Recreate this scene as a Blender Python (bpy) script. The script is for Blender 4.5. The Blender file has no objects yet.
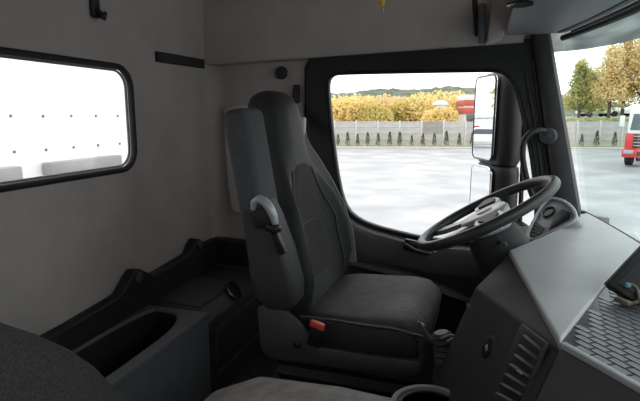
import bpy, bmesh, math, random
from mathutils import Vector, Matrix

# ------------------------------------------------------------------ camera, sky, exposure
scn = bpy.context.scene
COL = scn.collection
F_PX, CU, CV = 500.0, 320.0, 200.5           # focal length and centre in pixels of the 640x401 frame
YAW, PITCH = math.atan(155 / F_PX), math.atan(85.5 / F_PX)
CAM = Vector((0, 0, 2.5))
cam_data = bpy.data.cameras.new('camera')
cam_data.sensor_width = 36.0
cam_data.lens = 36.0 * F_PX / 640.0
cam_data.clip_start = 0.02
cam_data.clip_end = 3000
cam = bpy.data.objects.new('camera', cam_data)
COL.objects.link(cam)
cam.location = CAM
cam.rotation_euler = (math.pi / 2 - PITCH, 0, YAW)
scn.camera = cam

world = bpy.data.worlds.new('overcast_sky')
scn.world = world
world.use_nodes = True
wn = world.node_tree
wn.nodes.clear()
w_out = wn.nodes.new('ShaderNodeOutputWorld')
w_bg = wn.nodes.new('ShaderNodeBackground')
w_tc = wn.nodes.new('ShaderNodeTexCoord')
w_no = wn.nodes.new('ShaderNodeTexNoise')
w_no.inputs['Scale'].default_value = 2.5
w_no.inputs['Detail'].default_value = 4
w_rp = wn.nodes.new('ShaderNodeValToRGB')
w_rp.color_ramp.elements[0].position = 0.3
w_rp.color_ramp.elements[0].color = (0.93, 0.94, 0.96, 1)
w_rp.color_ramp.elements[1].position = 0.7
w_rp.color_ramp.elements[1].color = (1.0, 1.0, 1.0, 1)
wn.links.new(w_tc.outputs['Generated'], w_no.inputs['Vector'])
wn.links.new(w_no.outputs['Fac'], w_rp.inputs['Fac'])
wn.links.new(w_rp.outputs['Color'], w_bg.inputs['Color'])
wn.links.new(w_bg.outputs['Background'], w_out.inputs['Surface'])
w_bg.inputs['Strength'].default_value = 1.7

scn.view_settings.view_transform = 'Standard'
scn.view_settings.look = 'None'
scn.view_settings.gamma = 1.0
scn.view_settings.use_curve_mapping = False
scn.view_settings.exposure = 0.42

# ------------------------------------------------------------------ helpers
_fw = Vector((-math.sin(YAW) * math.cos(PITCH), math.cos(YAW) * math.cos(PITCH), -math.sin(PITCH)))
_rt = Vector((math.cos(YAW), math.sin(YAW), 0))
_up = _rt.cross(_fw)


def P(u, v, x=None, y=None, z=None, d=None, plane=None):
    """real-world point seen in direction (u, v) on a given plane of the cab"""
    r = _fw + _rt * ((u - CU) / F_PX) - _up * ((v - CV) / F_PX)
    if x is not None:
        t = (x - CAM.x) / r.x
    elif y is not None:
        t = (y - CAM.y) / r.y
    elif z is not None:
        t = (z - CAM.z) / r.z
    elif plane is not None:
        p0, n = plane
        t = (Vector(p0) - CAM).dot(n) / r.dot(n)
    else:
        t = d
    return CAM + r * t


def mat(name, color, rough=0.6, var=0.08, scale=40.0, bump=0.15, metal=0.0, spec=0.5, color2=None, bscale=None, coat=0.0, detail=4.0):
    m = bpy.data.materials.new(name)
    m.use_nodes = True
    nt = m.node_tree
    b = nt.nodes['Principled BSDF']
    b.inputs['Roughness'].default_value = rough
    b.inputs['Metallic'].default_value = metal
    b.inputs['Specular IOR Level'].default_value = spec
    b.inputs['Coat Weight'].default_value = coat
    tc = nt.nodes.new('ShaderNodeTexCoord')
    no = nt.nodes.new('ShaderNodeTexNoise')
    no.inputs['Scale'].default_value = scale
    no.inputs['Detail'].default_value = detail
    nt.links.new(tc.outputs['Object'], no.inputs['Vector'])
    rp = nt.nodes.new('ShaderNodeValToRGB')
    c = Vector(color)
    lo = c * (1 - var)
    hi = Vector(color2) if color2 else c * (1 + var)
    rp.color_ramp.elements[0].position = 0.35
    rp.color_ramp.elements[1].position = 0.68
    rp.color_ramp.elements[0].color = (*lo, 1)
    rp.color_ramp.elements[1].color = (min(hi[0], 1), min(hi[1], 1), min(hi[2], 1), 1)
    nt.links.new(no.outputs['Fac'], rp.inputs['Fac'])
    nt.links.new(rp.outputs['Color'], b.inputs['Base Color'])
    if bump:
        n2 = nt.nodes.new('ShaderNodeTexNoise')
        n2.inputs['Scale'].default_value = bscale or scale * 8
        n2.inputs['Detail'].default_value = 2
        nt.links.new(tc.outputs['Object'], n2.inputs['Vector'])
        bp = nt.nodes.new('ShaderNodeBump')
        bp.inputs['Strength'].default_value = bump
        bp.inputs['Distance'].default_value = 0.002
        nt.links.new(n2.outputs['Fac'], bp.inputs['Height'])
        nt.links.new(bp.outputs['Normal'], b.inputs['Normal'])
    return m


def glass_mat(name, tint, gloss=0.6):
    m = bpy.data.materials.new(name)
    m.use_nodes = True
    nt = m.node_tree
    nt.nodes.clear()
    out = nt.nodes.new('ShaderNodeOutputMaterial')
    tr = nt.nodes.new('ShaderNodeBsdfTransparent')
    tr.inputs['Color'].default_value = (*tint, 1)
    gl = nt.nodes.new('ShaderNodeBsdfGlossy')
    gl.inputs['Roughness'].default_value = 0.03
    fr = nt.nodes.new('ShaderNodeFresnel')
    fr.inputs['IOR'].default_value = 1.35
    mu = nt.nodes.new('ShaderNodeMath')
    mu.operation = 'MULTIPLY'
    mu.inputs[1].default_value = gloss
    mx = nt.nodes.new('ShaderNodeMixShader')
    nt.links.new(fr.outputs['Fac'], mu.inputs[0])
    nt.links.new(mu.outputs['Value'], mx.inputs['Fac'])
    nt.links.new(tr.outputs['BSDF'], mx.inputs[1])
    nt.links.new(gl.outputs['BSDF'], mx.inputs[2])
    nt.links.new(mx.outputs['Shader'], out.inputs['Surface'])
    return m


M = {
    'liner': mat('beige_headliner', (0.42, 0.37, 0.352), 0.9, 0.06, 6, 0.25, bscale=500, spec=0.2),
    'liner_up': mat('upper_headliner', (0.46, 0.41, 0.38), 0.9, 0.06, 6, 0.25, bscale=500, spec=0.2),
    'pale': mat('pale_panel', (0.46, 0.43, 0.415), 0.7, 0.04, 10, 0.1, spec=0.3),
    'black': mat('black_plastic', (0.018, 0.0165, 0.0175), 0.55, 0.15, 30, 0.1, bscale=700, spec=0.4),
    'black_gloss': mat('black_gloss_plastic', (0.015, 0.015, 0.016), 0.25, 0.1, 30, 0.02),
    'rubber': mat('black_rubber', (0.012, 0.012, 0.012), 0.6, 0.1, 30, 0.05, spec=0.4),
    'charcoal': mat('charcoal_plastic', (0.058, 0.054, 0.057), 0.55, 0.10, 20, 0.15, bscale=600),
    'anthracite': mat('anthracite_plastic', (0.042, 0.0385, 0.041), 0.6, 0.12, 20, 0.15, bscale=600),
    'dashgrey': mat('dash_lit_grey_plastic', (0.41, 0.415, 0.42), 0.42, 0.05, 14, 0.18, bscale=700, spec=0.45),  # windshield light on the dash top is put into this lighter colour
    'midgrey': mat('mid_grey_plastic', (0.15, 0.155, 0.165), 0.55, 0.06, 15, 0.15, bscale=600),
    'boxgrey': mat('storage_grey_plastic', (0.115, 0.115, 0.125), 0.6, 0.08, 15, 0.15, bscale=600),
    'fabric': mat('seat_fabric', (0.05, 0.047, 0.049), 0.95, 0.25, 220, 0.5, bscale=900, spec=0.2),
    'fabric_in': mat('seat_insert_fabric', (0.058, 0.053, 0.054), 0.95, 0.3, 260, 0.5, bscale=900, spec=0.2),
    'leather': mat('seat_bolster_vinyl', (0.026, 0.0255, 0.0265), 0.6, 0.15, 60, 0.3, bscale=350, spec=0.4),
    'worn': mat('worn_seat_fabric', (0.036, 0.034, 0.035), 0.7, 0.2, 30, 0.6, bscale=500, color2=(0.06, 0.057, 0.058), spec=0.45, detail=8),
    'armgrey': mat('armrest_fabric', (0.115, 0.115, 0.125), 0.9, 0.12, 120, 0.3, bscale=700, spec=0.2),
    'armpad': mat('folded_armrest_fabric', (0.085, 0.084, 0.09), 0.9, 0.12, 120, 0.3, bscale=700, spec=0.2),
    'conblack': mat('console_black_plastic', (0.028, 0.027, 0.028), 0.6, 0.12, 20, 0.12, bscale=600, spec=0.4),
    'podgrey': mat('pod_grey_plastic', (0.24, 0.25, 0.26), 0.45, 0.06, 15, 0.1, bscale=600),
    'rimleather': mat('wheel_rim_leather', (0.03, 0.029, 0.029), 0.42, 0.15, 40, 0.2, bscale=500),
    'strap': mat('belt_webbing', (0.33, 0.325, 0.32), 0.8, 0.15, 300, 0.3, bscale=900, spec=0.2),
    'silver': mat('silver_plastic', (0.42, 0.43, 0.445), 0.42, 0.04, 30, 0.03, metal=0.3),
    'chrome': mat('chrome', (0.80, 0.81, 0.83), 0.12, 0.03, 20, 0.0, metal=1.0),
    'mirror': mat('mirror_glass', (0.88, 0.90, 0.92), 0.01, 0.01, 5, 0.0, metal=1.0),
    'red': mat('red_plastic', (0.75, 0.07, 0.05), 0.45, 0.06, 40, 0.03),
    'cushgrey': mat('passenger_cushion_fabric', (0.24, 0.215, 0.205), 0.95, 0.18, 30, 0.5, bscale=600, spec=0.2),
    'floor': mat('floor_mat', (0.05, 0.047, 0.045), 0.8, 0.3, 25, 0.4, bscale=300),
    'rail': mat('seat_rail_metal', (0.16, 0.14, 0.12), 0.5, 0.2, 40, 0.1, metal=0.6),
    'traymat': mat('tray_mat_rubber', (0.085, 0.088, 0.10), 0.33, 0.1, 40, 0.1),
    'yellow': mat('amber_plastic', (0.75, 0.42, 0.03), 0.4, 0.1, 40, 0.0),
    'white_p': mat('white_print', (0.75, 0.75, 0.75), 0.5, 0.02, 40, 0.0),
    'brown': mat('brown_leather_cord', (0.17, 0.13, 0.10), 0.6, 0.2, 60, 0.1),
    'teal': mat('teal_plastic', (0.10, 0.30, 0.36), 0.4, 0.1, 60, 0.0),
    'slat': mat('vent_slat_plastic', (0.040, 0.032, 0.028), 0.5, 0.1, 40, 0.0),
    'glass': glass_mat('side_glass', (0.99, 0.99, 0.99), 0.10),
    'glass_dim': glass_mat('light_dimming_glass', (0.62, 0.63, 0.64), 0.2),  # dark tint added to dim the light from the passenger side
    'glass_ws': glass_mat('windshield_glass', (0.895, 0.955, 0.948), 0.10),
    # outside
    'asphalt': mat('wet_asphalt', (0.33, 0.34, 0.35), 0.45, 0.2, 0.55, 0.05, bscale=30, color2=(0.43, 0.44, 0.45), spec=0.5, detail=8),
    'kerb': mat('kerb_concrete', (0.50, 0.49, 0.47), 0.9, 0.1, 8, 0.2),
    'grass': mat('dry_grass', (0.24, 0.27, 0.10), 0.95, 0.3, 3, 0.3, color2=(0.42, 0.40, 0.20)),
    'slab': mat('concrete_slab', (0.44, 0.43, 0.41), 0.9, 0.12, 1.5, 0.3, bscale=40, color2=(0.52, 0.51, 0.49), detail=8),
    'slab_dark': mat('weathered_concrete_slab', (0.30, 0.29, 0.27), 0.9, 0.15, 1.5, 0.3, bscale=40),
    'post': mat('concrete_post', (0.56, 0.55, 0.53), 0.9, 0.1, 4, 0.2),
    'thuja': mat('thuja_green', (0.055, 0.085, 0.03), 0.9, 0.4, 8, 0.0, color2=(0.10, 0.15, 0.05)),
    'leaf_y': mat('yellow_leaves', (0.84, 0.67, 0.26), 0.8, 0.10, 0.5, 0.0, color2=(0.93, 0.80, 0.42)),
    'leaf_o': mat('orange_leaves', (0.83, 0.60, 0.29), 0.8, 0.10, 0.5, 0.0, color2=(0.90, 0.71, 0.42)),
    'leaf_g': mat('green_yellow_leaves', (0.42, 0.45, 0.15), 0.8, 0.2, 0.5, 0.0, color2=(0.66, 0.60, 0.24)),
    'leaf_m': mat('pale_green_yellow_leaves', (0.66, 0.56, 0.19), 0.8, 0.12, 0.5, 0.0, color2=(0.80, 0.68, 0.28)),
    'leaf_l': mat('larch_leaves', (0.82, 0.63, 0.29), 0.8, 0.12, 0.5, 0.0, color2=(0.91, 0.77, 0.45)),
    'bark': mat('bark', (0.12, 0.085, 0.06), 0.9, 0.3, 6, 0.3),
    'hill': mat('forest_hill', (0.13, 0.16, 0.12), 1.0, 0.35, 0.12, 0.0, color2=(0.20, 0.23, 0.16), spec=0.1, detail=10),
    'trailer': mat('white_trailer', (0.93, 0.93, 0.93), 0.5, 0.02, 2, 0.0),
    'trailer_g': mat('grey_trailer_bracket', (0.36, 0.36, 0.36), 0.6, 0.1, 4, 0.0),
    'rivet': mat('dark_rivet', (0.20, 0.19, 0.18), 0.5, 0.1, 40, 0.0),
    'truck_red': mat('red_paint', (0.60, 0.035, 0.035), 0.3, 0.05, 3, 0.0, coat=0.5),
    'truck_white': mat('white_paint', (0.80, 0.80, 0.80), 0.35, 0.02, 3, 0.0, coat=0.4),
    'truck_glass': mat('dark_vehicle_glass', (0.10, 0.12, 0.13), 0.08, 0.05, 3, 0.0),
    'tyre': mat('tyre_rubber', (0.02, 0.02, 0.02), 0.85, 0.1, 20, 0.1),
    'visor': None,
    'roofred': mat('red_roof_sheet', (0.52, 0.10, 0.06), 0.6, 0.08, 2, 0.0),
    'wallw': mat('white_render', (0.75, 0.74, 0.72), 0.8, 0.04, 2, 0.0),
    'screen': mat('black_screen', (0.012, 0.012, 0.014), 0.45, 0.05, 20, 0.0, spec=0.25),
}
# leaves let light through and the cushion has a worn pale patch
for k_ in ('leaf_y', 'leaf_o', 'leaf_g', 'leaf_m', 'leaf_l'):
    nt = M[k_].node_tree
    b_ = nt.nodes['Principled BSDF']
    src = b_.inputs['Base Color'].links[0].from_socket
    tl = nt.nodes.new('ShaderNodeBsdfTranslucent')
    nt.links.new(src, tl.inputs['Color'])
    mx = nt.nodes.new('ShaderNodeMixShader')
    mx.inputs['Fac'].default_value = 0.45
    out_ = [n for n in nt.nodes if n.type == 'OUTPUT_MATERIAL'][0]
    nt.links.new(b_.outputs['BSDF'], mx.inputs[1])
    nt.links.new(tl.outputs['BSDF'], mx.inputs[2])
    nt.links.new(mx.outputs['Shader'], out_.inputs['Surface'])
nt = M['worn'].node_tree
b_ = nt.nodes['Principled BSDF']
src = b_.inputs['Base Color'].links[0].from_socket
tc_ = nt.nodes.new('ShaderNodeTexCoord')
vd = nt.nodes.new('ShaderNodeVectorMath')
vd.operation = 'DISTANCE'
vd.inputs[1].default_value = (-0.19, 1.57, 1.885)
nt.links.new(tc_.outputs['Object'], vd.inputs[0])
mr_ = nt.nodes.new('ShaderNodeMapRange')
mr_.inputs['From Min'].default_value = 0.02
mr_.inputs['From Max'].default_value = 0.115
mr_.inputs['To Min'].default_value = 1.0
mr_.inputs['To Max'].default_value = 0.0
nt.links.new(vd.outputs['Value'], mr_.inputs['Value'])
n3 = nt.nodes.new('ShaderNodeTexNoise')
n3.inputs['Scale'].default_value = 170
n3.inputs['Detail'].default_value = 6
nt.links.new(tc_.outputs['Object'], n3.inputs['Vector'])
r3 = nt.nodes.new('ShaderNodeMapRange')
r3.inputs['From Min'].default_value = 0.42
r3.inputs['From Max'].default_value = 0.62
nt.links.new(n3.outputs['Fac'], r3.inputs['Value'])
m3 = nt.nodes.new('ShaderNodeMath')
m3.operation = 'MULTIPLY'
nt.links.new(mr_.outputs['Result'], m3.inputs[0])
nt.links.new(r3.outputs['Result'], m3.inputs[1])
mc = nt.nodes.new('ShaderNodeMix')
mc.data_type = 'RGBA'
nt.links.new(m3.outputs['Value'], mc.inputs['Factor'])
nt.links.new(src, mc.inputs['A'])
mc.inputs['B'].default_value = (0.22, 0.22, 0.22, 1)
nt.links.new(mc.outputs['Result'], b_.inputs['Base Color'])
# translucent grey plastic of the outer sun visor
mv = bpy.data.materials.new('translucent_visor_plastic')
mv.use_nodes = True
nt = mv.node_tree
nt.nodes.clear()
o_ = nt.nodes.new('ShaderNodeOutputMaterial')
tl = nt.nodes.new('ShaderNodeBsdfTranslucent')
tl.inputs['Color'].default_value = (0.75, 0.77, 0.76, 1)
df = nt.nodes.new('ShaderNodeBsdfDiffuse')
df.inputs['Color'].default_value = (0.5, 0.51, 0.51, 1)
nz = nt.nodes.new('ShaderNodeTexNoise')
nz.inputs['Scale'].default_value = 6
mx = nt.nodes.new('ShaderNodeMixShader')
nt.links.new(nz.outputs['Fac'], mx.inputs['Fac'])
nt.links.new(tl.outputs['BSDF'], mx.inputs[1])
nt.links.new(df.outputs['BSDF'], mx.inputs[2])
nt.links.new(mx.outputs['Shader'], o_.inputs['Surface'])
M['visor'] = mv


def rotm(rx=0, ry=0, rz=0):
    return (Matrix.Rotation(rz, 3, 'Z') @ Matrix.Rotation(ry, 3, 'Y') @ Matrix.Rotation(rx, 3, 'X'))


def axes(ux, uy):
    ux = Vector(ux).normalized()
    uz = ux.cross(Vector(uy)).normalized()
    uy = uz.cross(ux)
    return Matrix((ux, uy, uz)).transposed()


class MB:
    def __init__(s):
        s.bm = bmesh.new()

    def box(s, c, size, R=None, bevel=0.0, seg=2):
        t = bmesh.new()
        bmesh.ops.create_cube(t, size=1.0)
        for v in t.verts:
            v.co = Vector((v.co.x * size[0], v.co.y * size[1], v.co.z * size[2]))
        if bevel:
            bmesh.ops.bevel(t, geom=list(t.edges), offset=min(bevel, 0.49 * min(size)), segments=seg, profile=0.5, affect='EDGES')
        R = R or Matrix.Identity(3)
        c = Vector(c)
        for v in t.verts:
            v.co = R @ v.co + c
        s._merge(t)
        return s

    def _merge(s, t):
        me = bpy.data.meshes.new('tmp')
        t.to_mesh(me)
        t.free()
        s.bm.from_mesh(me)
        bpy.data.meshes.remove(me)

    def loft(s, loops, cap=True, closed_path=False):
        rows = [[s.bm.verts.new(p) for p in lp] for lp in loops]
        n = len(rows[0])
        rr = rows + ([rows[0]] if closed_path else [])
        for a, b in zip(rr[:-1], rr[1:]):
            for i in range(n):
                j = (i + 1) % n
                s.bm.faces.new((a[i], a[j], b[j], b[i]))
        if cap and not closed_path:
            s.bm.faces.new(list(reversed(rows[0])))
            s.bm.faces.new(rows[-1])
        return s

    def grid(s, rows):
        vs = [[s.bm.verts.new(p) for p in r] for r in rows]
        for a, b in zip(vs[:-1], vs[1:]):
            for i in range(len(a) - 1):
                s.bm.faces.new((a[i], a[i + 1], b[i + 1], b[i]))
        return s

    def prism(s, poly, vec, bevel=0.0, seg=2):
        t = bmesh.new()
        vec = Vector(vec)
        a = [t.verts.new(Vector(p)) for p in poly]
        b = [t.verts.new(Vector(p) + vec) for p in poly]
        n = len(a)
        t.faces.new(a)
        t.faces.new(list(reversed(b)))
        for i in range(n):
            j = (i + 1) % n
            t.faces.new((a[j], a[i], b[i], b[j]))
        bmesh.ops.recalc_face_normals(t, faces=list(t.faces))
        if bevel:
            bmesh.ops.bevel(t, geom=list(t.edges), offset=bevel, segments=seg, profile=0.5, affect='EDGES')
        s._merge(t)
        return s

    def tube(s, pts, r, n=10, closed=False, flat=None):
        pts = [Vector(p) for p in pts]
        m = len(pts)
        rs = r if isinstance(r, (list, tuple)) else [r] * m
        loops = []
        up = None
        for i, p in enumerate(pts):
            if closed:
                d = pts[(i + 1) % m] - pts[i - 1]
            else:
                d = pts[min(i + 1, m - 1)] - pts[max(i - 1, 0)]
            d.normalize()
            if up is None:
                up = Vector((0, 0, 1)) if abs(d.z) < 0.9 else Vector((1, 0, 0))
            e1 = d.cross(up)
            if e1.length < 1e-4:
                e1 = d.cross(Vector((0.3, 1, 0.2)))
            e1.normalize()
            e2 = e1.cross(d).normalized()
            up = e2
            k = flat or 1.0
            loops.append([p + e1 * math.cos(2 * math.pi * q / n) * rs[i] + e2 * math.sin(2 * math.pi * q / n) * rs[i] * k for q in range(n)])
        return s.loft(loops, cap=not closed, closed_path=closed)

    def lathe(s, prof, c, axis=(0, 0, 1), n=24):
        """prof: list of (radius, height) along axis"""
        ax = Vector(axis).normalized()
        e1 = ax.orthogonal().normalized()
        e2 = ax.cross(e1)
        c = Vector(c)
        loops = [[c + ax * h + (e1 * math.cos(2 * math.pi * q / n) + e2 * math.sin(2 * math.pi * q / n)) * max(r, 1e-4) for q in range(n)] for r, h in prof]
        return s.loft(loops)

    def ribbon(s, pts, w, th):
        """flat strap: pts centre line, w list/vec across, th thickness"""
        pts = [Vector(p) for p in pts]
        loops = []
        for i, p in enumerate(pts):
            d = (pts[min(i + 1, len(pts) - 1)] - pts[max(i - 1, 0)]).normalized()
            wv = Vector(w)
            wv = wv - d * wv.dot(d)
            nn = d.cross(wv).normalized() * th
            loops.append([p - wv + nn, p + wv + nn, p + wv - nn, p - wv - nn])
        return s.loft(loops)

    def build(s, name, material, parent=None, sub=0, angle=40, smooth=True):
        bmesh.ops.recalc_face_normals(s.bm, faces=list(s.bm.faces))
        me = bpy.data.meshes.new(name)
        s.bm.to_mesh(me)
        s.bm.free()
        return link_mesh(name, me, material, parent, sub, angle, smooth)


def link_mesh(name, me, material, parent=None, sub=0, angle=40, smooth=True):
    if smooth:
        me.polygons.foreach_set('use_smooth', [True] * len(me.polygons))
        if not sub:
            me.set_sharp_from_angle(angle=math.radians(angle))
    me.materials.append(material)
    o = bpy.data.objects.new(name, me)
    COL.objects.link(o)
    if parent is not None:
        adopt(o, parent)
    if sub:
        md = o.modifiers.new('subdivision', 'SUBSURF')
        md.levels = sub
        md.render_levels = sub
    return o


def world_loc(o):
    v = Vector(o.location)
    p = o.parent
    while p is not None:
        v = v + Vector(p.location)
        p = p.parent
    return v


def adopt(o, parent):
    o.parent = parent
    o.location = Vector(o.location) - world_loc(parent)


def tag(o, label=None, cat=None, group=None, kind=None):
    if label:
        o['label'] = label
    if cat:
        o['category'] = cat
    if group:
        o['group'] = group
    if kind:
        o['kind'] = kind
    return o


def thing(name, loc, label, cat, group=None):
    o = bpy.data.objects.new(name, None)
    o.empty_display_size = 0.05
    COL.objects.link(o)
    o.location = loc
    return tag(o, label, cat, group)


def plate(loops, th, O=(0, 0, 0), U=(1, 0, 0), V=(0, 1, 0), bevel=0.0):
    """flat plate with holes: 2D loops (u, v) -> mesh, centred on its thickness"""
    cu = bpy.data.curves.new('tmp', 'CURVE')
    cu.dimensions = '2D'
    cu.fill_mode = 'BOTH'
    cu.extrude = max(th / 2 - bevel, 0.0005)
    cu.bevel_depth = bevel
    cu.bevel_resolution = 2
    cu.offset = -bevel
    for lp in loops:
        sp = cu.splines.new('POLY')
        sp.points.add(len(lp) - 1)
        for q, pt in zip(sp.points, lp):
            q.co = (pt[0], pt[1], 0, 1)
        sp.use_cyclic_u = True
    ob = bpy.data.objects.new('tmp', cu)
    COL.objects.link(ob)
    dg = bpy.context.evaluated_depsgraph_get()
    me = bpy.data.meshes.new_from_object(ob.evaluated_get(dg))
    bpy.data.objects.remove(ob)
    bpy.data.curves.remove(cu)
    O, U, V = Vector(O), Vector(U).normalized(), Vector(V).normalized()
    W = U.cross(V)
    for v in me.vertices:
        v.co = O + U * v.co.x + V * v.co.y + W * v.co.z
    me.update()
    return me


def rrect(u0, v0, u1, v1, r, n=6):
    pts = []
    for cx, cy, a0 in ((u1 - r, v1 - r, 0), (u0 + r, v1 - r, 90), (u0 + r, v0 + r, 180), (u1 - r, v0 + r, 270)):
        for k in range(n + 1):
            a = math.radians(a0 + 90 * k / n)
            pts.append((cx + r * math.cos(a), cy + r * math.sin(a)))
    return pts


def chaikin(pts, it=2):
    for _ in range(it):
        q = []
        for i in range(len(pts)):
            a, b = Vector(pts[i]), Vector(pts[(i + 1) % len(pts)])
            q += [a * 0.75 + b * 0.25, a * 0.25 + b * 0.75]
        pts = q
    return [tuple(p) for p in pts]


def lerp(a, b, t):
    return a + (b - a) * t


# ------------------------------------------------------------------ main dimensions of the cab
XR, YD = -1.25, 2.2            # rear wall, driver's door
ZF, ZC = 1.35, 3.2             # floor, ceiling
YP = -0.14                     # passenger side
rnd = random.Random(4)
DOOR2 = 0                      # passenger door kept shut to cut the side light


def xb(y):                     # windshield foot line
    return 0.43 + 0.09 * (1 - ((y - 1.05) / 1.2) ** 2)


def xt(y):                     # windshield head line
    return 0.30 + 0.17 * (1 - ((y - 1.05) / 1.2) ** 2)


# ------------------------------------------------------------------ structure: floor, ceiling, walls
tag(MB().box((-0.35, 1.03, ZF - 0.03), (1.86, 2.42, 0.06)).build('floor', M['floor']), 'dark rubber floor of the truck cab', None, None, 'structure')
tag(MB().box((-0.40, 1.03, ZC + 0.03), (1.76, 2.42, 0.06)).build('ceiling', M['liner_up']), 'beige fabric ceiling of the truck cab', None, None, 'structure')

rw_loop = rrect(0.52, 2.300, 1.622, 2.672, 0.075, 8)
me = plate([[(YP, ZF), (YD + 0.05, ZF), (YD + 0.05, ZC), (YP, ZC)], rw_loop], 0.016, (XR - 0.008, 0, 0), (0, 1, 0), (0, 0, 1))
tag(link_mesh('wall_rear', me, M['liner']), 'beige rear wall of the cab with a rounded window', None, None, 'structure')

w1 = thing('window_1', (XR, 1.07, 2.325), 'wide rear cab window with rounded corners and black rubber seal', None)
tag(w1, kind='structure')
MB().tube([(XR + 0.004, p[0], p[1]) for p in rw_loop], 0.0115, 10, closed=True).build('rubber_seal', M['rubber'], w1)
link_mesh('pane', plate([rw_loop], 0.005, (XR - 0.02, 0, 0), (0, 1, 0), (0, 0, 1)), M['glass'], w1)
# thin bright inner lip of the seal
inner = rrect(0.52 + .012, 2.300 + .012, 1.622 - .012, 2.672 - .012, 0.063, 8)
MB().tube([(XR - 0.010, p[0], p[1]) for p in inner], 0.0045, 8, closed=True).build('trim_bead', M['midgrey'], w1)

# driver's side wall around the door: plane y = YD
def yd(u, v):
    p = P(u, v, y=YD)
    return (p.x, p.z)


door_out = [(-0.74, 1.46), (-0.74, 2.675), (-0.715, 2.71), (0.16, 2.74), (0.20, 2.71), (0.33, 2.12), (0.33, 1.46)]
me = plate([[(XR - 0.05, ZF), (0.53, ZF), (0.53, 2.09), (0.43, 2.10), (0.26, 2.82), (0.26, ZC), (XR - 0.05, ZC)], door_out], 0.05, (0, YD + 0.055, 0), (1, 0, 0), (0, 0, 1))
tag(link_mesh('wall_left', me, M['liner']), "beige side wall of the cab behind the driver's seat", None, None, 'structure')

# bulging upper side panel over the door
sec = []
for x in (XR + 0.002, -0.9, -0.45, -0.05, 0.16):
    zl = 2.735 + 0.045 * (x + 1.25) / 1.3
    sec.append([(x, YD + 0.03, zl - 0.004), (x, YD - 0.012, zl), (x, YD - 0.022, zl + 0.012), (x, YD - 0.024, zl + 0.04), (x, YD - 0.015, ZC), (x, YD + 0.03, ZC)])
tag(MB().loft(sec).build('trim_1', M['liner_up']), 'plain beige upholstered side panel above the door', None, None, 'structure')

# rounded corner filler between rear and side wall
arc = [(XR + 0.07 * (1 - math.sin(a)), YD + 0.03 - 0.07 * (1 - math.cos(a))) for a in [k * math.pi / 16 for k in range(9)]]
lo = [(XR - 0.01, YD + 0.035, 1.36)] + [(x, y, 1.36) for x, y in arc]
hi = [(p[0], p[1], 3.19) for p in lo]
tag(MB().loft([lo, hi]).build('trim_2', M['liner']), 'rounded beige corner between rear wall and side wall', None, None, 'structure')

# passenger side wall with its doorway
me = plate([[(XR - 0.05, ZF), (0.53, ZF), (0.53, 2.09), (0.44, 2.10), (0.31, 2.82), (0.31, ZC), (XR - 0.05, ZC)],
            [(-0.78, 1.40), (-0.78, 2.74), (0.26, 2.78), (0.42, 2.13), (0.42, 1.40)]], 0.05, (0, YP - 0.025, 0), (1, 0, 0), (0, 0, 1))
tag(link_mesh('wall_right', me, M['liner']), 'beige passenger side wall around the passenger door', None, None, 'structure')

# unseen passenger door behind the camera, added shut to hold back side light
d2 = thing('door_2', (0.40, YP - 0.06, 1.42), 'unseen dark passenger door with dimming window, added to cut side light', None)
tag(d2, kind='structure')
ca, sa = math.cos(math.radians(DOOR2)), math.sin(math.radians(DOOR2))
d2u = (-ca, -sa, 0)
d2l = [(0.0, 1.42), (1.15, 1.42), (1.15, 2.74), (0.14, 2.76), (0.0, 2.13)]
d2w = [(0.12, 2.10), (1.05, 2.05), (1.05, 2.66), (0.20, 2.67)]
link_mesh('door_frame', plate([d2l, d2w], 0.06, (0.40, YP - 0.09, 0), d2u, (0, 0, 1)), M['anthracite'], d2)
link_mesh('pane', plate([d2w], 0.005, (0.40, YP - 0.09, 0), d2u, (0, 0, 1)), M['glass_dim'], d2)

# bulkhead below the windshield and header above it
MBf = MB().box((0.50, 1.03, 1.65), (0.05, 2.42, 0.60))
tag(MBf.build('wall_front', M['black']), 'dark bulkhead below the windshield', None, None, 'structure')

# windshield: curved pane with black surround
ws = thing('window_2', (xb(1.05), 1.05, 2.1), 'curved windshield of the cab with black edge seal', None)
tag(ws, kind='structure')
rows = []
for k in range(9):
    t = k / 8
    rows.append([(lerp(xb(y), xt(y), t), y, lerp(2.10, 2.83, t)) for y in [YP + 0.02 + (2.2 - YP) * q / 24 for q in range(25)]])
o = MB().grid(rows).build('pane', M['glass_ws'], ws)
md = o.modifiers.new('thickness', 'SOLIDIFY')
md.thickness = 0.005
ys = [YP + 0.02 + (2.2 - YP) * q / 24 for q in range(25)]
MB().tube([(xb(y) - 0.004, y, 2.108) for y in ys], 0.012, 8).build('lower_seal', M['rubber'], ws)
MB().tube([(xt(y) - 0.004, y, 2.797) for y in ys], 0.012, 8).build('upper_seal', M['rubber'], ws)

# A-pillars
def pillar(name, pts_out, label, s=1):
    return tag(MB().loft(pts_out).build(name, M['anthracite'], angle=50), label, None, None, 'structure')


secs = []
for k in range(7):
    t = k / 6
    z = lerp(2.06, 2.83, t)
    xl = lerp(0.335, 0.185, t)           # rear edge
    xr_ = lerp(0.428, 0.248, t)          # front edge at the glass
    yy = YD - 0.02
    secs.append([(xl, yy + 0.07, z), (xl, yy - 0.01, z), (xl + 0.02, yy - 0.028, z), (xr_ - 0.012, yy - 0.025, z), (xr_, yy - 0.005, z), (xr_ + 0.006, yy + 0.07, z)])
pillar('trim_3', secs, "dark pillar trim between driver's door and windshield")
secs2 = [[(p[0], YP + (YD - p[1]) * 1.0, p[2]) for p in s] for s in secs]
pillar('trim_4', secs2, 'dark pillar trim on the passenger side of the windshield')

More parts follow.
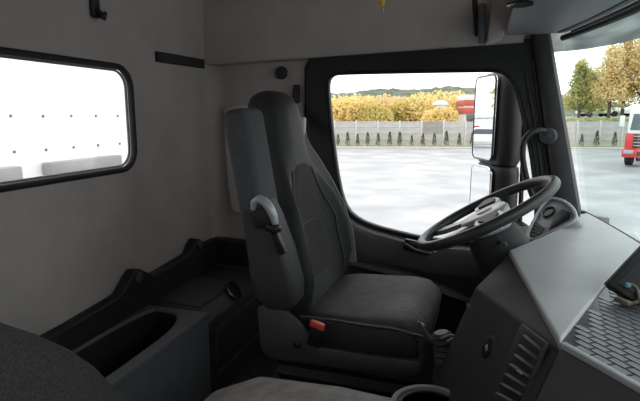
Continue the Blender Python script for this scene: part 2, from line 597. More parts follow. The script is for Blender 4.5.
# ------------------------------------------------------------------ driver's door
dr = thing('door_1', (-0.2, YD, 1.42), "black driver's door with large window", None)
tag(dr, kind='structure')
win_px = [(334, 74), (352, 73), (480, 70.5), (499, 71), (508, 76), (515, 88), (520, 104), (526, 130), (531, 155), (534, 178), (536, 205), (536, 232),
          (528, 242), (505, 243), (470, 243), (430, 240), (400, 233.5), (375, 227), (358, 220), (347, 210.5), (341, 196), (336, 170), (332, 140), (329, 110), (327, 86), (328.5, 78)]
win_loop = chaikin([yd(*p) for p in win_px], 1)
dl = [(-0.76, 1.44), (-0.76, 2.71), (-0.735, 2.757), (0.21, 2.80), (0.235, 2.80), (0.395, 2.12), (0.395, 1.44)]
me = plate([dl, win_loop], 0.06, (0, YD + 0.035, 0), (1, 0, 0), (0, 0, 1), bevel=0.012)
link_mesh('door_frame', me, M['black'], dr)
link_mesh('pane', plate([win_loop], 0.005, (0, YD + 0.05, 0), (1, 0, 0), (0, 0, 1)), M['glass'], dr)
MB().tube([(p[0], YD + 0.004, p[1]) for p in win_loop], 0.007, 8, closed=True).build('window_seal', M['rubber'], dr)
# door weather strip on the front edge (lighter line)
MB().tube([P(533, 62, y=YD - 0.004), P(541, 120, y=YD - 0.004), P(548, 180, y=YD - 0.004), P(550, 215, y=YD - 0.004)], 0.004, 6).build('weather_strip', M['charcoal'], dr)
MB().tube([P(525, 70, y=YD - 0.004), P(533, 112, y=YD - 0.004), P(541, 165, y=YD - 0.004), P(544, 215, y=YD - 0.004)], 0.003, 6).build('weather_strip', M['charcoal'], dr)
# sill shelf below the window: follows the window's lower edge
sill = [(344, 214), (358, 224), (376, 231), (400, 237.5), (430, 244), (470, 247), (520, 247)]
loops = []
for u, v in sill:
    a = P(u, v, y=YD)
    loops.append([a + Vector((0, 0.0, 0.004)), a + Vector((0, -0.035, -0.006)), a + Vector((0, -0.05, -0.03)), a + Vector((0, -0.045, -0.12)), a + Vector((0, 0.0, -0.125))])
MB().loft(loops).build('sill_trim', M['charcoal'], dr)
# lower card, pull and armrest
card = [(-0.70, 1.46), (-0.70, 1.90), (-0.50, 1.935), (0.0, 1.86), (0.36, 1.80), (0.36, 1.46)]
link_mesh('door_card', plate([card], 0.03, (0, YD - 0.012, 0), (1, 0, 0), (0, 0, 1), bevel=0.008), M['anthracite'], dr)
loops = []
for u, v, t in ((352, 262, .6), (400, 272, 1), (440, 287, 1), (490, 306, .7)):
    a = P(u, v, y=YD - 0.02)
    loops.append([a + Vector((0, 0.02, 0.02 * t)), a + Vector((0, -0.05 * t, 0.02 * t)), a + Vector((0, -0.07 * t, 0)), a + Vector((0, -0.05 * t, -0.03 * t)), a + Vector((0, 0.02, -0.05 * t))])
MB().loft(loops).build('armrest', M['charcoal'], dr)
ra = axes((1, 0, -0.12), (0, 1, 0))
hnd = MB().box(P(417, 247, y=YD - 0.05), (0.115, 0.02, 0.055), axes((1, 0, -0.16), (0, 1, 0)) @ Matrix.Rotation(0, 3, 'X'), 0.008).build('handle_recess', M['black_gloss'], dr)
MB().tube([P(405, 244, y=YD - 0.075), P(415, 250, y=YD - 0.09), P(432, 254, y=YD - 0.08)], 0.007, 8).build('lever', M['charcoal'], hnd)

# pale storage panel on the side wall behind the seat
pp = [(224, 110), (232, 105), (247, 105), (250, 112), (253, 200), (249, 212), (238, 213), (231, 205)]
pl = [(P(u, v, y=YD + 0.03).x, P(u, v, y=YD + 0.03).z) for u, v in pp]
o = link_mesh('wall_panel', plate([chaikin(pl, 1)], 0.03, (0, YD + 0.022, 0), (1, 0, 0), (0, 0, 1), bevel=0.008), M['pale'])
tag(o, 'pale plastic cover panel on side wall behind folded armrest', 'panel')

# ------------------------------------------------------------------ rear wall fittings
h = thing('coat_hook', (XR, P(93, 10, x=XR).y, 2.84), 'small black coat hook on rear wall above the window', 'hook')
hp = P(93, 8, x=XR)
MB().box(hp + Vector((0.008, 0, 0.010)), (0.018, 0.040, 0.085), None, 0.009, 3).build('base_plate', M['black'], h)
MB().tube([hp + Vector((0.008, 0, -0.0)), hp + Vector((0.03, 0, -0.025)), hp + Vector((0.04, 0, -0.035)), hp + Vector((0.05, 0, -0.015))], [0.011, 0.012, 0.010, 0.006], 8).build('hook_arm', M['black'], h)
gp = P(178.5, 60, x=XR)
ga, gb = P(155, 56.5, x=XR), P(203, 64, x=XR)
g = thing('vent_grille', gp, 'narrow black grille strip on rear wall near the corner', 'grille')
dv = (gb - ga)
Rg = axes(dv, (0, 0, 1))
MB().box((ga + gb) / 2 + Vector((0.004, 0, 0)), (dv.length, 0.042, 0.012), Rg, 0.003).build('frame', M['black'], g)
for k in range(3):
    MB().box((ga + gb) / 2 + Vector((0.011, 0, -0.010 + 0.010 * k)), (dv.length * 0.86, 0.004, 0.006), Rg, 0.001).build('slat', M['charcoal'], g)

# ------------------------------------------------------------------ storage along the rear wall
XS = -0.95
sb = thing('storage_box', (-1.1, 1.26, ZF), 'grey plastic storage box with open bin along the rear wall', 'storage box')
ZB = 1.75
outer = [(XR + 0.005, 0.85), (XS, 0.85), (XS, 1.62), (XR + 0.005, 1.62)]
bin_ = chaikin([(-1.205, 0.93), (-1.10, 0.93), (-0.995, 0.95), (-0.995, 1.34), (-1.01, 1.48), (-1.06, 1.575), (-1.12, 1.592), (-1.205, 1.592)], 2)
link_mesh('rim', plate([outer, bin_], 0.03, (0, 0, ZB - 0.015), (1, 0, 0), (0, 1, 0), bevel=0.006), M['boxgrey'], sb)
MB().box((XS - 0.012, 1.235, (ZF + ZB) / 2 - 0.012), (0.02, 0.765, ZB - ZF - 0.03), None, 0.004).build('front_panel', M['boxgrey'], sb)
MB().box((-1.1, 1.608, (ZF + ZB) / 2 - 0.012), (0.29, 0.018, ZB - ZF - 0.03)).build('end_panel', M['boxgrey'], sb)
MB().box((-1.1, 0.862, (ZF + ZB) / 2 - 0.012), (0.29, 0.018, ZB - ZF - 0.03)).build('end_panel', M['boxgrey'], sb)
b0 = [(x, y, ZB - 0.012) for x, y in bin_]
cx = sum(p[0] for p in bin_) / len(bin_)
cy = sum(p[1] for p in bin_) / len(bin_)
b1 = [(cx + (x - cx) * 0.94, cy + (y - cy) * 0.97, ZB - 0.20) for x, y in bin_]
b2 = [(cx + (x - cx) * 0.80, cy + (y - cy) * 0.88, ZB - 0.22) for x, y in bin_]
MB().loft([b2, b1, b0], cap=False).grid([[(-1.22, 0.95, ZB - 0.219), (-1.0, 0.95, ZB - 0.219)], [(-1.22, 1.62 - 0.03, ZB - 0.219), (-1.0, 1.59, ZB - 0.219)]]).build('bin_liner', M['black'], sb)

lk = thing('locker', (-1.08, 1.9, ZF), 'dark low locker beside the storage box in the rear corner', 'locker')
MB().prism([(XR + 0.005, 1.63, ZF), (-0.96, 1.63, ZF), (-0.96, 1.63, 1.70), (-1.0, 1.63, 1.745), (XR + 0.005, 1.63, 1.765)], (0, 0.52, 0), 0.008).build('body', M['anthracite'], lk)
MB().box((-1.11, 1.80, 1.757), (0.20, 0.30, 0.012), rotm(0, 0.085, 0), 0.004).build('lid', M['charcoal'], lk)
# framed front flap with a recess
fl = [(1.66, 1.45), (2.13, 1.45), (2.13, 1.66), (1.66, 1.66)]
fi = [(1.68, 1.47), (2.11, 1.47), (2.11, 1.64), (1.68, 1.64)]
link_mesh('flap_frame', plate([fl, fi], 0.012, (-0.955, 0, 0), (0, 1, 0), (0, 0, 1), bevel=0.003), M['charcoal'], lk)
MB().lathe([(0.045, 0), (0.045, 0.008), (0.036, 0.010), (0.034, 0.003), (0.0, 0.003)], P(233, 291, x=-0.985) + Vector((0.0, 0, 0)), (0.75, 0, 0.66)).build('round_latch', M['black_gloss'], lk)

lg = thing('wall_ledge', (XR + 0.04, 1.55, 1.75), 'black plastic ledge with two upright lugs along rear wall', 'ledge')
ledge = [(0.90, 1.752), (2.16, 1.768), (2.16, 1.895), (2.06, 1.893), (1.995, 1.932), (1.965, 1.94), (1.90, 1.884), (1.64, 1.868), (1.56, 1.918), (1.525, 1.925), (1.44, 1.856), (1.2, 1.84), (0.90, 1.835)]
link_mesh('back_strip', plate([ledge], 0.045, (XR + 0.028, 0, 0), (0, 1, 0), (0, 0, 1), bevel=0.008), M['black'], lg)
MB().prism([(XR + 0.01, YD + 0.02, 1.765), (-0.80, YD + 0.02, 1.765), (-0.80, YD + 0.02, 1.875), (XR + 0.01, YD + 0.02, 1.893)], (0, -0.075, 0), 0.008).build('side_strip', M['black'], lg)
for yy, zz in ((1.535, 1.892), (1.972, 1.912)):
    MB().lathe([(0.02, 0), (0.02, 0.012), (0.014, 0.018), (0.0, 0.018)], (XR + 0.048, yy, zz), (1, 0, 0), 16).build('bolt_cap', M['charcoal'], lg)

# ------------------------------------------------------------------ seats
def seat_back(base, top, rows, name, m, parent, n=72, sq=0.55):
    base, top = Vector(base), Vector(top)
    a = (top - base)
    ax = a.normalized()
    lat = Vector((0, 1, 0))
    f = lat.cross(ax).normalized()
    loops = []
    for t, w, d, bol, off in rows:
        c = base + a * t + f * off
        lp = []
        for q in range(n):
            th = 2 * math.pi * q / n
            cs, sn = math.cos(th), math.sin(th)
            yy = w * math.copysign(abs(cs) ** sq, cs)
            ff = d * math.copysign(abs(sn) ** 0.7, sn)
            if sn > 0:
                k = min(abs(yy) / w, 1)
                ff += bol * (k ** 4 - 0.30) * (1 - max(0, k - 0.90) * 4)
            lp.append(c + lat * yy + f * ff)
        loops.append(lp)
    return MB().loft(loops).build(name, m, parent, angle=60), ax, f


ds = thing('driver_seat', (-0.35, 1.66, ZF), "dark grey high-backed driver's seat on suspension base behind steering wheel", 'seat')
ds.rotation_euler.z = math.radians(-2)
SB, ST = Vector((-0.540, 1.66, 1.84)), Vector((-0.712, 1.66, 2.578))
rows = [(0.0, .20, .055, 0, 0), (0.04, .225, .075, .06, 0), (0.14, .240, .086, .145, 0), (0.30, .245, .086, .175, 0), (0.46, .212, .082, .13, 0), (0.58, .158, .076, .05, 0),
        (0.67, .128, .072, .008, 0), (0.74, .116, .071, 0, .004), (0.82, .114, .072, 0, .008), (0.90, .110, .071, 0, .008), (0.955, .102, .063, 0, .004), (0.985, .085, .046, 0, 0), (1.0, .06, .026, 0, 0)]
back, ax, fr_ = seat_back(SB, ST, rows, 'backrest', M['leather'], ds)


def on_back(t, yy, off=0.0):
    """point on the front of the backrest"""
    for (a, b) in zip(rows[:-1], rows[1:]):
        if a[0] <= t <= b[0]:
            k = (t - a[0]) / (b[0] - a[0])
            w, d, bol, of = [lerp(a[i], b[i], k) for i in (1, 2, 3, 4)]
            break
    kk = min(abs(yy) / w, 0.999)
    cs = kk ** (1 / 0.55)
    sn = math.sqrt(max(0, 1 - cs * cs))
    ff = d * sn ** 0.7 + bol * (kk ** 4 - 0.30)
    return SB + (ST - SB) * t + Vector((0, yy, 0)) + fr_ * (ff + of + off)


# woven insert on the backrest and on the head section
def insert(t0, t1, wfun, name, m, parent, off=0.006):
    g_ = []
    for i in range(15):
        t = lerp(t0, t1, i / 14)
        w = wfun(i / 14)
        g_.append([on_back(t, lerp(-w, w, j / 10), off if 0 < j < 10 and 0 < i < 14 else -0.004) for j in range(11)])
    return MB().grid(g_).build(name, m, parent, angle=60)


insert(0.10, 0.66, lambda s: 0.130 * (1 - 0.38 * abs(s - 0.35)) * (1 if s < 0.8 else math.sqrt(max(0.06, 1 - ((s - 0.8) / 0.2) ** 2))), 'backrest_insert', M['fabric_in'], ds)
MB().tube([on_back(0.37, lerp(-0.12, 0.12, j / 8), 0.007) for j in range(9)], 0.003, 6).build('seam', M['black'], ds)
for sd in (-1, 1):
    MB().tube([on_back(t, 0.186 * sd * (1 - 2.0 * max(0, t - 0.36)), 0.002) for t in [0.06 + 0.056 * j for j in range(11)]], 0.0035, 6).build('piping', M['charcoal'], ds)

# cushion: lofted along X
cl = []
for x, w, zt, zb, bol in ((-0.535, .19, 1.845, 1.79, .0), (-0.52, .215, 1.872, 1.77, .012), (-0.42, .235, 1.885, 1.765, .022), (-0.30, .243, 1.890, 1.765, .020),
                          (-0.20, .245, 1.897, 1.768, .012), (-0.150, .243, 1.890, 1.775, .004), (-0.115, .236, 1.862, 1.785, 0), (-0.102, .215, 1.835, 1.805, 0)):
    lp = []
    for q in range(36):
        th = 2 * math.pi * q / 36
        cs, sn = math.cos(th), math.sin(th)
        yy = w * math.copysign(abs(cs) ** 0.35, cs)
        zm, hh = (zt + zb) / 2, (zt - zb) / 2
        zz = zm + hh * math.copysign(abs(sn) ** 0.5, sn)
        if sn > 0:
            zz += bol * ((abs(yy) / w) ** 4 - 0.5)
        lp.append((x, 1.66 + yy, zz))
    cl.append(lp)
MB().loft(cl).build('cushion', M['worn'], ds, angle=60)
MB().tube([(-0.50, 1.418, 1.868), (-0.40, 1.414, 1.872), (-0.30, 1.4125, 1.870), (-0.20, 1.412, 1.872), (-0.14, 1.416, 1.862), (-0.113, 1.43, 1.852)], 0.004, 6).build('piping', M['charcoal'], ds)
# side panel of the cushion
MB().prism([(-0.47, 1.411, 1.862), (-0.16, 1.409, 1.866), (-0.125, 1.409, 1.84), (-0.13, 1.411, 1.79), (-0.47, 1.411, 1.775)], (0, 0.02, 0), 0.005).build('cushion_side', M['leather'], ds)
# suspension base: shell, bellows, plinth
MB().prism([(-0.645, 1.40, 1.885), (-0.60, 1.40, 1.893), (-0.545, 1.40, 1.885), (-0.485, 1.40, 1.84), (-0.43, 1.40, 1.79), (-0.43, 1.40, 1.745), (-0.635, 1.40, 1.745)], (0, 0.025, 0), 0.008).build('side_shield', M['charcoal'], ds)
MB().prism([(-0.645, 1.40, 1.885), (-0.60, 1.40, 1.893), (-0.545, 1.40, 1.885), (-0.485, 1.40, 1.84), (-0.43, 1.40, 1.79), (-0.43, 1.40, 1.745), (-0.635, 1.40, 1.745)], (0, 0.025, 0), 0.008).build('side_shield', M['charcoal'], ds).location.y += 0.495
MB().prism([(-0.640, 1.405, 1.785), (-0.50, 1.405, 1.785), (-0.30, 1.405, 1.775), (-0.12, 1.405, 1.785), (-0.105, 1.405, 1.76), (-0.125, 1.405, 1.725), (-0.60, 1.405, 1.705), (-0.635, 1.405, 1.725)], (0, 0.51, 0), 0.012).build('base_shell', M['charcoal'], ds)
lp = []
for k in range(11):
    z = 1.73 - 0.025 * k
    o_ = 0.0 if k % 2 else -0.014
    lp.append([(-0.595 - o_ * -1, 1.42 - o_ * -1, z), (-0.12 + o_, 1.42 - o_ * -1, z), (-0.12 + o_, 1.90 + o_, z), (-0.595 - o_ * -1, 1.90 + o_, z)] if False else
              [(-0.595 - o_, 1.425 - o_, z), (-0.12 + o_, 1.425 - o_, z), (-0.12 + o_, 1.895 + o_, z), (-0.595 - o_, 1.895 + o_, z)])
MB().loft(lp).build('bellows', M['black'], ds, angle=20)
MB().box((-0.36, 1.66, 1.415), (0.52, 0.40, 0.13), None, 0.01).build('plinth', M['black'], ds)
MB().lathe([(0.012, 0), (0.012, 0.01), (0.008, 0.013), (0, 0.013)], P(300, 345, y=1.402), (0, -1, 0), 14).build('adjuster_knob', M['black_gloss'], ds)
MB().tube([P(422, 322, y=1.40), P(428, 330, y=1.385), P(437, 340, y=1.36)], 0.006, 8).build('height_lever', M['charcoal'], ds)
MB().box(P(424, 324, y=1.405), (0.022, 0.012, 0.012), rotm(0, 0.4, 0), 0.003).build('lever_tip', M['silver'], ds)
# buckle
bk = MB().box(P(319, 337, y=1.385), (0.045, 0.022, 0.065), rotm(0, 0.25, 0), 0.005).build('belt_buckle', M['black_gloss'], ds)
MB().box(P(320, 325.5, y=1.383), (0.046, 0.020, 0.018), rotm(0, 0.25, 0), 0.004).build('release_button', M['red'], bk)
# folded-up armrest on the near side
ar = MB().box((-0.630, 1.362, 2.362), (0.082, 0.130, 0.315), rotm(0, -0.17, 0), 0.024, 4).build('armrest_pad', M['armpad'], ds)
low = []
for z, x0, x1, y0, y1 in ((1.915, -.600, -.515, 1.335, 1.41), (1.945, -.625, -.490, 1.32, 1.415), (2.0, -.635, -.488, 1.312, 1.415), (2.10, -.645, -.515, 1.308, 1.415), (2.20, -.658, -.555, 1.305, 1.415), (2.25, -.668, -.580, 1.31, 1.41), (2.262, -.66, -.595, 1.32, 1.40)):
    low.append([(p[0], p[1], z) for p in rrect(x0, y0, x1, y1, 0.022, 3)])
MB().loft(low).build('armrest_housing', M['anthracite'], ds, angle=50).location.x += 0.012
hook = [P(253, 210, y=1.298), P(254, 203, y=1.295), P(259, 199.5, y=1.293), P(265, 202, y=1.293), P(270, 208, y=1.293), P(274, 216, y=1.295), P(276, 224, y=1.30)]
MB().tube(hook, [0.008, 0.011, 0.013, 0.014, 0.014, 0.013, 0.010], 10).build('hinge_arch', M['silver'], ds).location.x += 0.008
hg = MB().box(P(262, 218, y=1.308), (0.055, 0.03, 0.055), rotm(0, -0.4, 0), 0.008).build('hinge_block', M['black'], ds)
hg.location.x += 0.008
MB().box(P(274, 229, y=1.30), (0.040, 0.03, 0.020), rotm(0, 0.15, 0), 0.004).build('collar', M['black_gloss'], ds).location.x += 0.008
MB().box(P(279, 241, y=1.30), (0.022, 0.02, 0.085), rotm(0, -0.38, 0), 0.005).build('adjuster_bar', M['black_gloss'], ds).location.x += 0.008

# far seat rail and floor rail
rl = thing('seat_rail', (-0.5, 1.36, ZF), 'brownish metal seat rail on the floor beside the seat base', 'rail')
MB().box((-0.45, 1.35, ZF + 0.012), (0.75, 0.045, 0.024), None, 0.004).build('track', M['rail'], rl)
MB().box((-0.45, 1.35, ZF + 0.028), (0.70, 0.016, 0.010), None, 0.002).build('runner', M['rail'], rl)

# seat belt
sbt = thing('seat_belt', (-0.86, YD, 2.6), "grey seat belt hanging from the door pillar past driver's shoulder", 'seat belt')
g0 = P(282, 73, y=YD + 0.02)
MB().lathe([(0.028, 0), (0.030, 0.008), (0.024, 0.020), (0.0, 0.022)], g0, (0, -1, 0), 18).build('upper_anchor', M['black'], sbt)
MB().box(P(296, 99, y=YD + 0.012), (0.032, 0.03, 0.13), rotm(0, 0.06, 0), 0.01).build('guide_slot', M['black'], sbt)
MB().ribbon([P(296, 104, y=YD - 0.01), P(299, 125, y=YD - 0.10), P(302, 140, y=2.0), P(307, 149, y=1.96), P(317, 164, y=1.95), P(328, 183, y=1.95), P(339, 206, y=1.955), P(347, 232, y=1.96), P(350, 262, y=1.96)], (0.030, -0.006, 0), 0.0015).build('webbing', M['strap'], sbt)
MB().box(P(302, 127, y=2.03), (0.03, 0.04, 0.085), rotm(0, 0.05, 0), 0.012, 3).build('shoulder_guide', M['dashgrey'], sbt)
MB().box(P(340, 287, y=1.90), (0.03, 0.02, 0.035), rotm(0, 0.5, 0), 0.004).build('tongue', M['chrome'], sbt)

# passenger seat in the foreground
ps = thing('passenger_seat', (-0.45, 0.66, ZF), 'low passenger seat with grey cushion in the near foreground', 'seat')
cl = []
for x, w, zt, zb in ((-0.535, .24, 1.87, 1.80), (-0.52, .28, 1.910, 1.78), (-0.43, .305, 1.948, 1.77), (-0.25, .31, 1.953, 1.77), (-0.14, .305, 1.948, 1.775), (-0.105, .285, 1.91, 1.79), (-0.09, .24, 1.87, 1.82)):
    lp = []
    for q in range(32):
        th = 2 * math.pi * q / 32
        cs, sn = math.cos(th), math.sin(th)
        lp.append((x, 0.66 + w * math.copysign(abs(cs) ** 0.4, cs), (zt + zb) / 2 + (zt - zb) / 2 * math.copysign(abs(sn) ** 0.45, sn)))
    cl.append(lp)
MB().loft(cl).build('cushion', M['cushgrey'], ps, angle=60)
bl = []
for t, y0, y1, d in ((0, .30, .85, .045), (.19, .28, .825, .06), (.48, .28, .765, .065), (.62, .28, .72, .064), (.76, .29, .66, .062), (.87, .30, .605, .055), (.95, .32, .545, .042), (1.0, .36, .46, .02)):
    c = Vector((-0.69, 0, 1.80)) + Vector((-0.10, 0, 0.40)) * t
    f_ = Vector((0.95, 0, 0.31))
    bl.append([Vector((c.x, (y0 + y1) / 2 + (y1 - y0) / 2 * math.copysign(abs(math.cos(a)) ** .5, math.cos(a)), c.z)) + f_ * d * math.copysign(abs(math.sin(a)) ** .7, math.sin(a)) for a in [2 * math.pi * q / 32 for q in range(32)]])
MB().loft(bl).build('backrest', M['fabric_in'], ps, angle=60)
MB().box((-0.36, 0.66, 1.56), (0.44, 0.42, 0.42), None, 0.02).build('base', M['black'], ps)
MB().tube([(-0.60, 0.80, 1.82), (-0.66, 0.82, 1.82), (-0.69, 0.815, 1.86)], 0.014, 8).build('hinge', M['black'], ps)

# ------------------------------------------------------------------ steering wheel
WC = Vector((0.040, 1.65, 2.192))
e1 = Vector((0.402, 0, 0.228)).normalized()        # up the wheel, away from driver
e2 = Vector((0, 1, 0))
wn_ = e1.cross(e2).normalized()
if wn_.z < 0:
    wn_ = -wn_
sw = thing('steering_wheel', WC - wn_ * 0.05, 'black steering wheel with silver multifunction hub', 'steering wheel')
RW = 0.222
MB().tube([WC + (e1 * math.cos(a) + e2 * math.sin(a)) * RW for a in [2 * math.pi * k / 64 for k in range(64)]], 0.0165, 14, closed=True).build('rim', M['rimleather'], sw)


def wp(a, b, c=0.0):
    return WC + e1 * a + e2 * b + wn_ * c


hub = [(0.075, 0.065), (0.035, 0.095), (-0.03, 0.085), (-0.085, 0.05), (-0.10, 0.0), (-0.085, -0.05), (-0.03, -0.085), (0.035, -0.095), (0.075, -0.065), (0.085, 0.0)]
hubc = chaikin(hub, 2)
MB().loft([[wp(a * .7, b * .7, -0.06) for a, b in hubc], [wp(a * .85, b * .85, -0.04) for a, b in hubc], [wp(a * .9, b * .9, -0.006) for a, b in hubc], [wp(a * .82, b * .82, 0.004) for a, b in hubc], [wp(a * .5, b * .5, 0.007) for a, b in hubc]]).build('hub_pad', M['silver'], sw, angle=50)
MB().lathe([(0.026, 0), (0.026, 0.004), (0.022, 0.006), (0.0, 0.007)], wp(0, 0, 0.006), wn_, 24).build('round_emblem', M['silver'], sw)
for s in (1, -1):
    pts = [(0.045, 0.08 * s), (0.055, 0.13 * s), (0.035, 0.212 * s), (-0.005, 0.214 * s), (-0.035, 0.13 * s), (-0.03, 0.08 * s)]
    sp = MB().loft([[wp(a, b, -0.022) for a, b in pts], [wp(a, b, 0.004) for a, b in pts]]).build('spoke', M['silver'], sw, angle=30)
    pt2 = [(0.036, 0.088 * s), (0.042, 0.128 * s), (0.026, 0.185 * s), (0.002, 0.185 * s), (-0.022, 0.125 * s), (-0.018, 0.09 * s)]
    MB().loft([[wp(a, b, 0.003) for a, b in pt2], [wp(a, b, 0.010) for a, b in pt2]]).build('button_pad', M['conblack'], sp, angle=30)
    pts = [(-0.075, 0.03 * s), (-0.06, 0.068 * s), (-0.13, 0.105 * s), (-0.175, 0.14 * s), (-0.195, 0.11 * s), (-0.15, 0.065 * s)]
    MB().loft([[wp(a, b, -0.02) for a, b in pts], [wp(a, b, -0.004) for a, b in pts]]).build('lower_spoke', M['silver'], sw, angle=30)
# column shroud and stalks
sc_ = thing('steering_column', (0.14, 1.65, 2.0), 'dark steering column shroud under the wheel with stalks', 'steering column')
cl = []
for c_, ra_, rb_ in ((-0.061, .07, .06), (-0.09, .082, .07), (-0.17, .088, .08), (-0.28, .095, .09), (-0.42, .10, .09)):
    cl.append([wp(-0.01 + ra_ * math.cos(a) * 1.05, rb_ * math.sin(a), c_) for a in [2 * math.pi * q / 24 for q in range(24)]])
MB().loft(cl).build('shroud', M['conblack'], sc_)
for s in (1, -1):
    MB().tube([wp(0.0, 0.06 * s, -0.09), wp(0.01, 0.12 * s, -0.085), wp(0.015, 0.17 * s, -0.075), wp(0.015, 0.195 * s, -0.07)], [0.008, 0.008, 0.011, 0.009], 8).build('stalk', M['black'], sc_)
MB().tube([WC - wn_ * 0.40 + Vector((0.0, 0, 0)), Vector((0.22, 1.65, 1.40))], 0.05, 12).build('column_tube', M['black'], sc_)

# ------------------------------------------------------------------ dashboard
db = thing('dashboard', (0.3, 1.1, ZF), 'grey wrap-around dashboard with console, tray and vents', 'dashboard')
ZT = 2.12
B, PT, A = P(509, 250, z=ZT), P(560, 341, z=ZT), P(475, 288, z=2.05)
TC = P(604, 286, z=ZT)
top_pts = [B, P(528, 242, z=ZT), P(546, 234.5, z=ZT), P(560, 228, z=ZT), P(577, 221, z=ZT)]
top_poly = [Vector(p) for p in top_pts] + [Vector((0.40, 2.13, ZT)), Vector((0.435, 2.16, ZT))]
for yy in (2.0, 1.8, 1.6, 1.45):
    top_poly.append(Vector((xb(yy) - 0.006, yy, ZT)))
dd = (TC - PT).normalized()
E1 = PT + dd * 0.62
top_poly += [Vector((0.50, E1.y, ZT)), E1, TC, PT]
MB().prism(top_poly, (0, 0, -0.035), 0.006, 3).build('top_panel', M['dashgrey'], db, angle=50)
# console body: chamfer facet, rear face and flanks
R2 = PT + Vector((-0.25, -0.10, -0.67))
L2 = A + Vector((-0.20, 0.05, -0.60))
inset = Vector((0.004, 0.004, -0.008))
m_ = MB()
Bq, Pq = B + Vector((0, 0, -0.012)), PT + Vector((0, 0, -0.012))
v = [m_.bm.verts.new(p) for p in (Bq, Pq, A, R2, L2, Bq + Vector((0.15, 0.02, -0.7)), Vector((0.45, 1.6, 2.03)), Vector((0.45, 1.6, 1.4)), Vector((0.45, 0.9, 1.4)), Vector((0.45, 0.9, 1.98)))]
for f in ((0, 2, 1), (2, 4, 3, 1), (0, 5, 4, 2), (0, 6, 7, 5), (1, 3, 8, 9), (0, 1, 9, 6), (6, 9, 8, 7), (3, 4, 5, 7, 8)):
    m_.bm.faces.new([v[i] for i in f])
bmesh.ops.recalc_face_normals(m_.bm, faces=list(m_.bm.faces))
bmesh.ops.bevel(m_.bm, geom=[e for e in m_.bm.edges], offset=0.006, segments=2, profile=0.5, affect='EDGES')
m_.build('console', M['conblack'], db, angle=30)

# plane of the console's rear face, for vent and switch
n_face = (PT - A).cross(L2 - A).normalized()
if n_face.x > 0:
    n_face = -n_face
FP = (A + n_face * 0.0, n_face)


def face(u, v_, off=0.0):
    return P(u, v_, plane=(A + n_face * off, n_face))


# vent panel
vb = [(524, 324), (550, 344), (528, 398), (518, 420), (484, 420), (497, 388)]
vent = thing('tmp', (0, 0, 0), None, None)
bpy.data.objects.remove(vent)
vf = MB().prism([face(u, w, 0.001) for u, w in vb], n_face * 0.007, 0.002).build('vent_frame', M['charcoal'], db)
vi = [(527, 330), (546, 345), (523, 402), (513, 416), (490, 416), (502, 388)]
MB().prism([face(u, w, 0.004) for u, w in vi], n_face * 0.006, 0.001).build('vent_well', M['black'], vf)
for k in range(9):
    t = k / 8
    ul, vl = lerp(525.5, 489, t), lerp(335, 412, t)
    ur, vr = lerp(543, 512, t), lerp(350, 422, t)
    a_, b_ = face(ul, vl, 0.009), face(ur, vr, 0.009)
    mid = (a_ + b_) / 2
    Rm = axes(b_ - a_, n_face)
    MB().box(mid, ((b_ - a_).length, 0.014, 0.0035), Rm @ Matrix.Rotation(0.55, 3, 'X'), 0.001).build('slat', M['slat'], vf)
for uu, vv in ((520, 372), (499, 411)):
    MB().box(face(uu, vv, 0.016), (0.022, 0.006, 0.004), axes(face(uu + 6, vv + 4) - face(uu, vv), n_face), 0.001).build('vent_tab', M['silver'], vf)
# oval switch with white symbol
swc = face(490, 349, 0.002)
e_u = (face(490, 330) - face(490, 349)).normalized()
e_r = n_face.cross(e_u).normalized()
ov = [swc + e_u * 0.030 * math.sin(a) + e_r * 0.034 * math.cos(a) for a in [2 * math.pi * q / 24 for q in range(24)]]
sq_ = MB().prism(ov, n_face * 0.005, 0.0015).build('switch_surround', M['charcoal'], db)
ov2 = [swc + n_face * 0.005 + (p - swc) * 0.78 for p in ov]
rk = MB().prism(ov2, n_face * 0.003, 0.001).build('rocker', M['black_gloss'], sq_)
mm = MB()
for dx, dy, w_, h_ in ((0, 0.006, 0.010, 0.0016), (0, 0.001, 0.007, 0.0016), (0.0, -0.005, 0.010, 0.0016), (-0.004, 0.0, 0.0016, 0.011), (0.004, 0.003, 0.0016, 0.006)):
    mm.box(swc + n_face * 0.0085 + e_u * dy + e_r * dx, (w_, h_, 0.0008), axes(e_r, e_u))
mm.build('symbol', M['white_p'], sq_)
# bright clip at the console's upper corner
MB().box(face(469, 306, 0.004), (0.035, 0.004, 0.008), axes(face(476, 311) - face(467, 303), n_face), 0.001).build('edge_clip', M['midgrey'], db)

# passenger side: tray, lip, lower face
LP2 = P(641, 386, z=ZT)
ld = (LP2 - PT).normalized()
L3 = PT + ld * 0.42
tray = [PT + dd * 0.004, TC, E1, Vector((0.50, E1.y, ZT)), Vector((0.505, 1.2, ZT)), Vector((0.505, 0.6, ZT)), L3]
MB().prism([p + Vector((0, 0, -0.005)) for p in tray], (0, 0, -0.012), 0.002).build('tray_floor', M['traymat'], db)
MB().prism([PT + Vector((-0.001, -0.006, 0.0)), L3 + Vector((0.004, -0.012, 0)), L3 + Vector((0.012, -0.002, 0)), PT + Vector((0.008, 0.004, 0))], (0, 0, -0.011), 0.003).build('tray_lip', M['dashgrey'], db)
lo_n = Vector((-ld.y, ld.x, 0)) * -1
if lo_n.x > 0:
    lo_n = -lo_n
MB().prism([PT + Vector((-0.002, -0.006, -0.009)), L3 + Vector((0.004, -0.013, -0.009)), L3 + Vector((-0.10, -0.10, -0.65)), R2 + Vector((0.02, -0.02, 0.02))], (0.05, 0.04, 0), 0.006).build('lower_panel', M['charcoal'], db)
MB().box((0.43, 0.22, 1.75), (0.20, 0.70, 0.72), None, 0.02).build('glovebox', M['midgrey'], db)
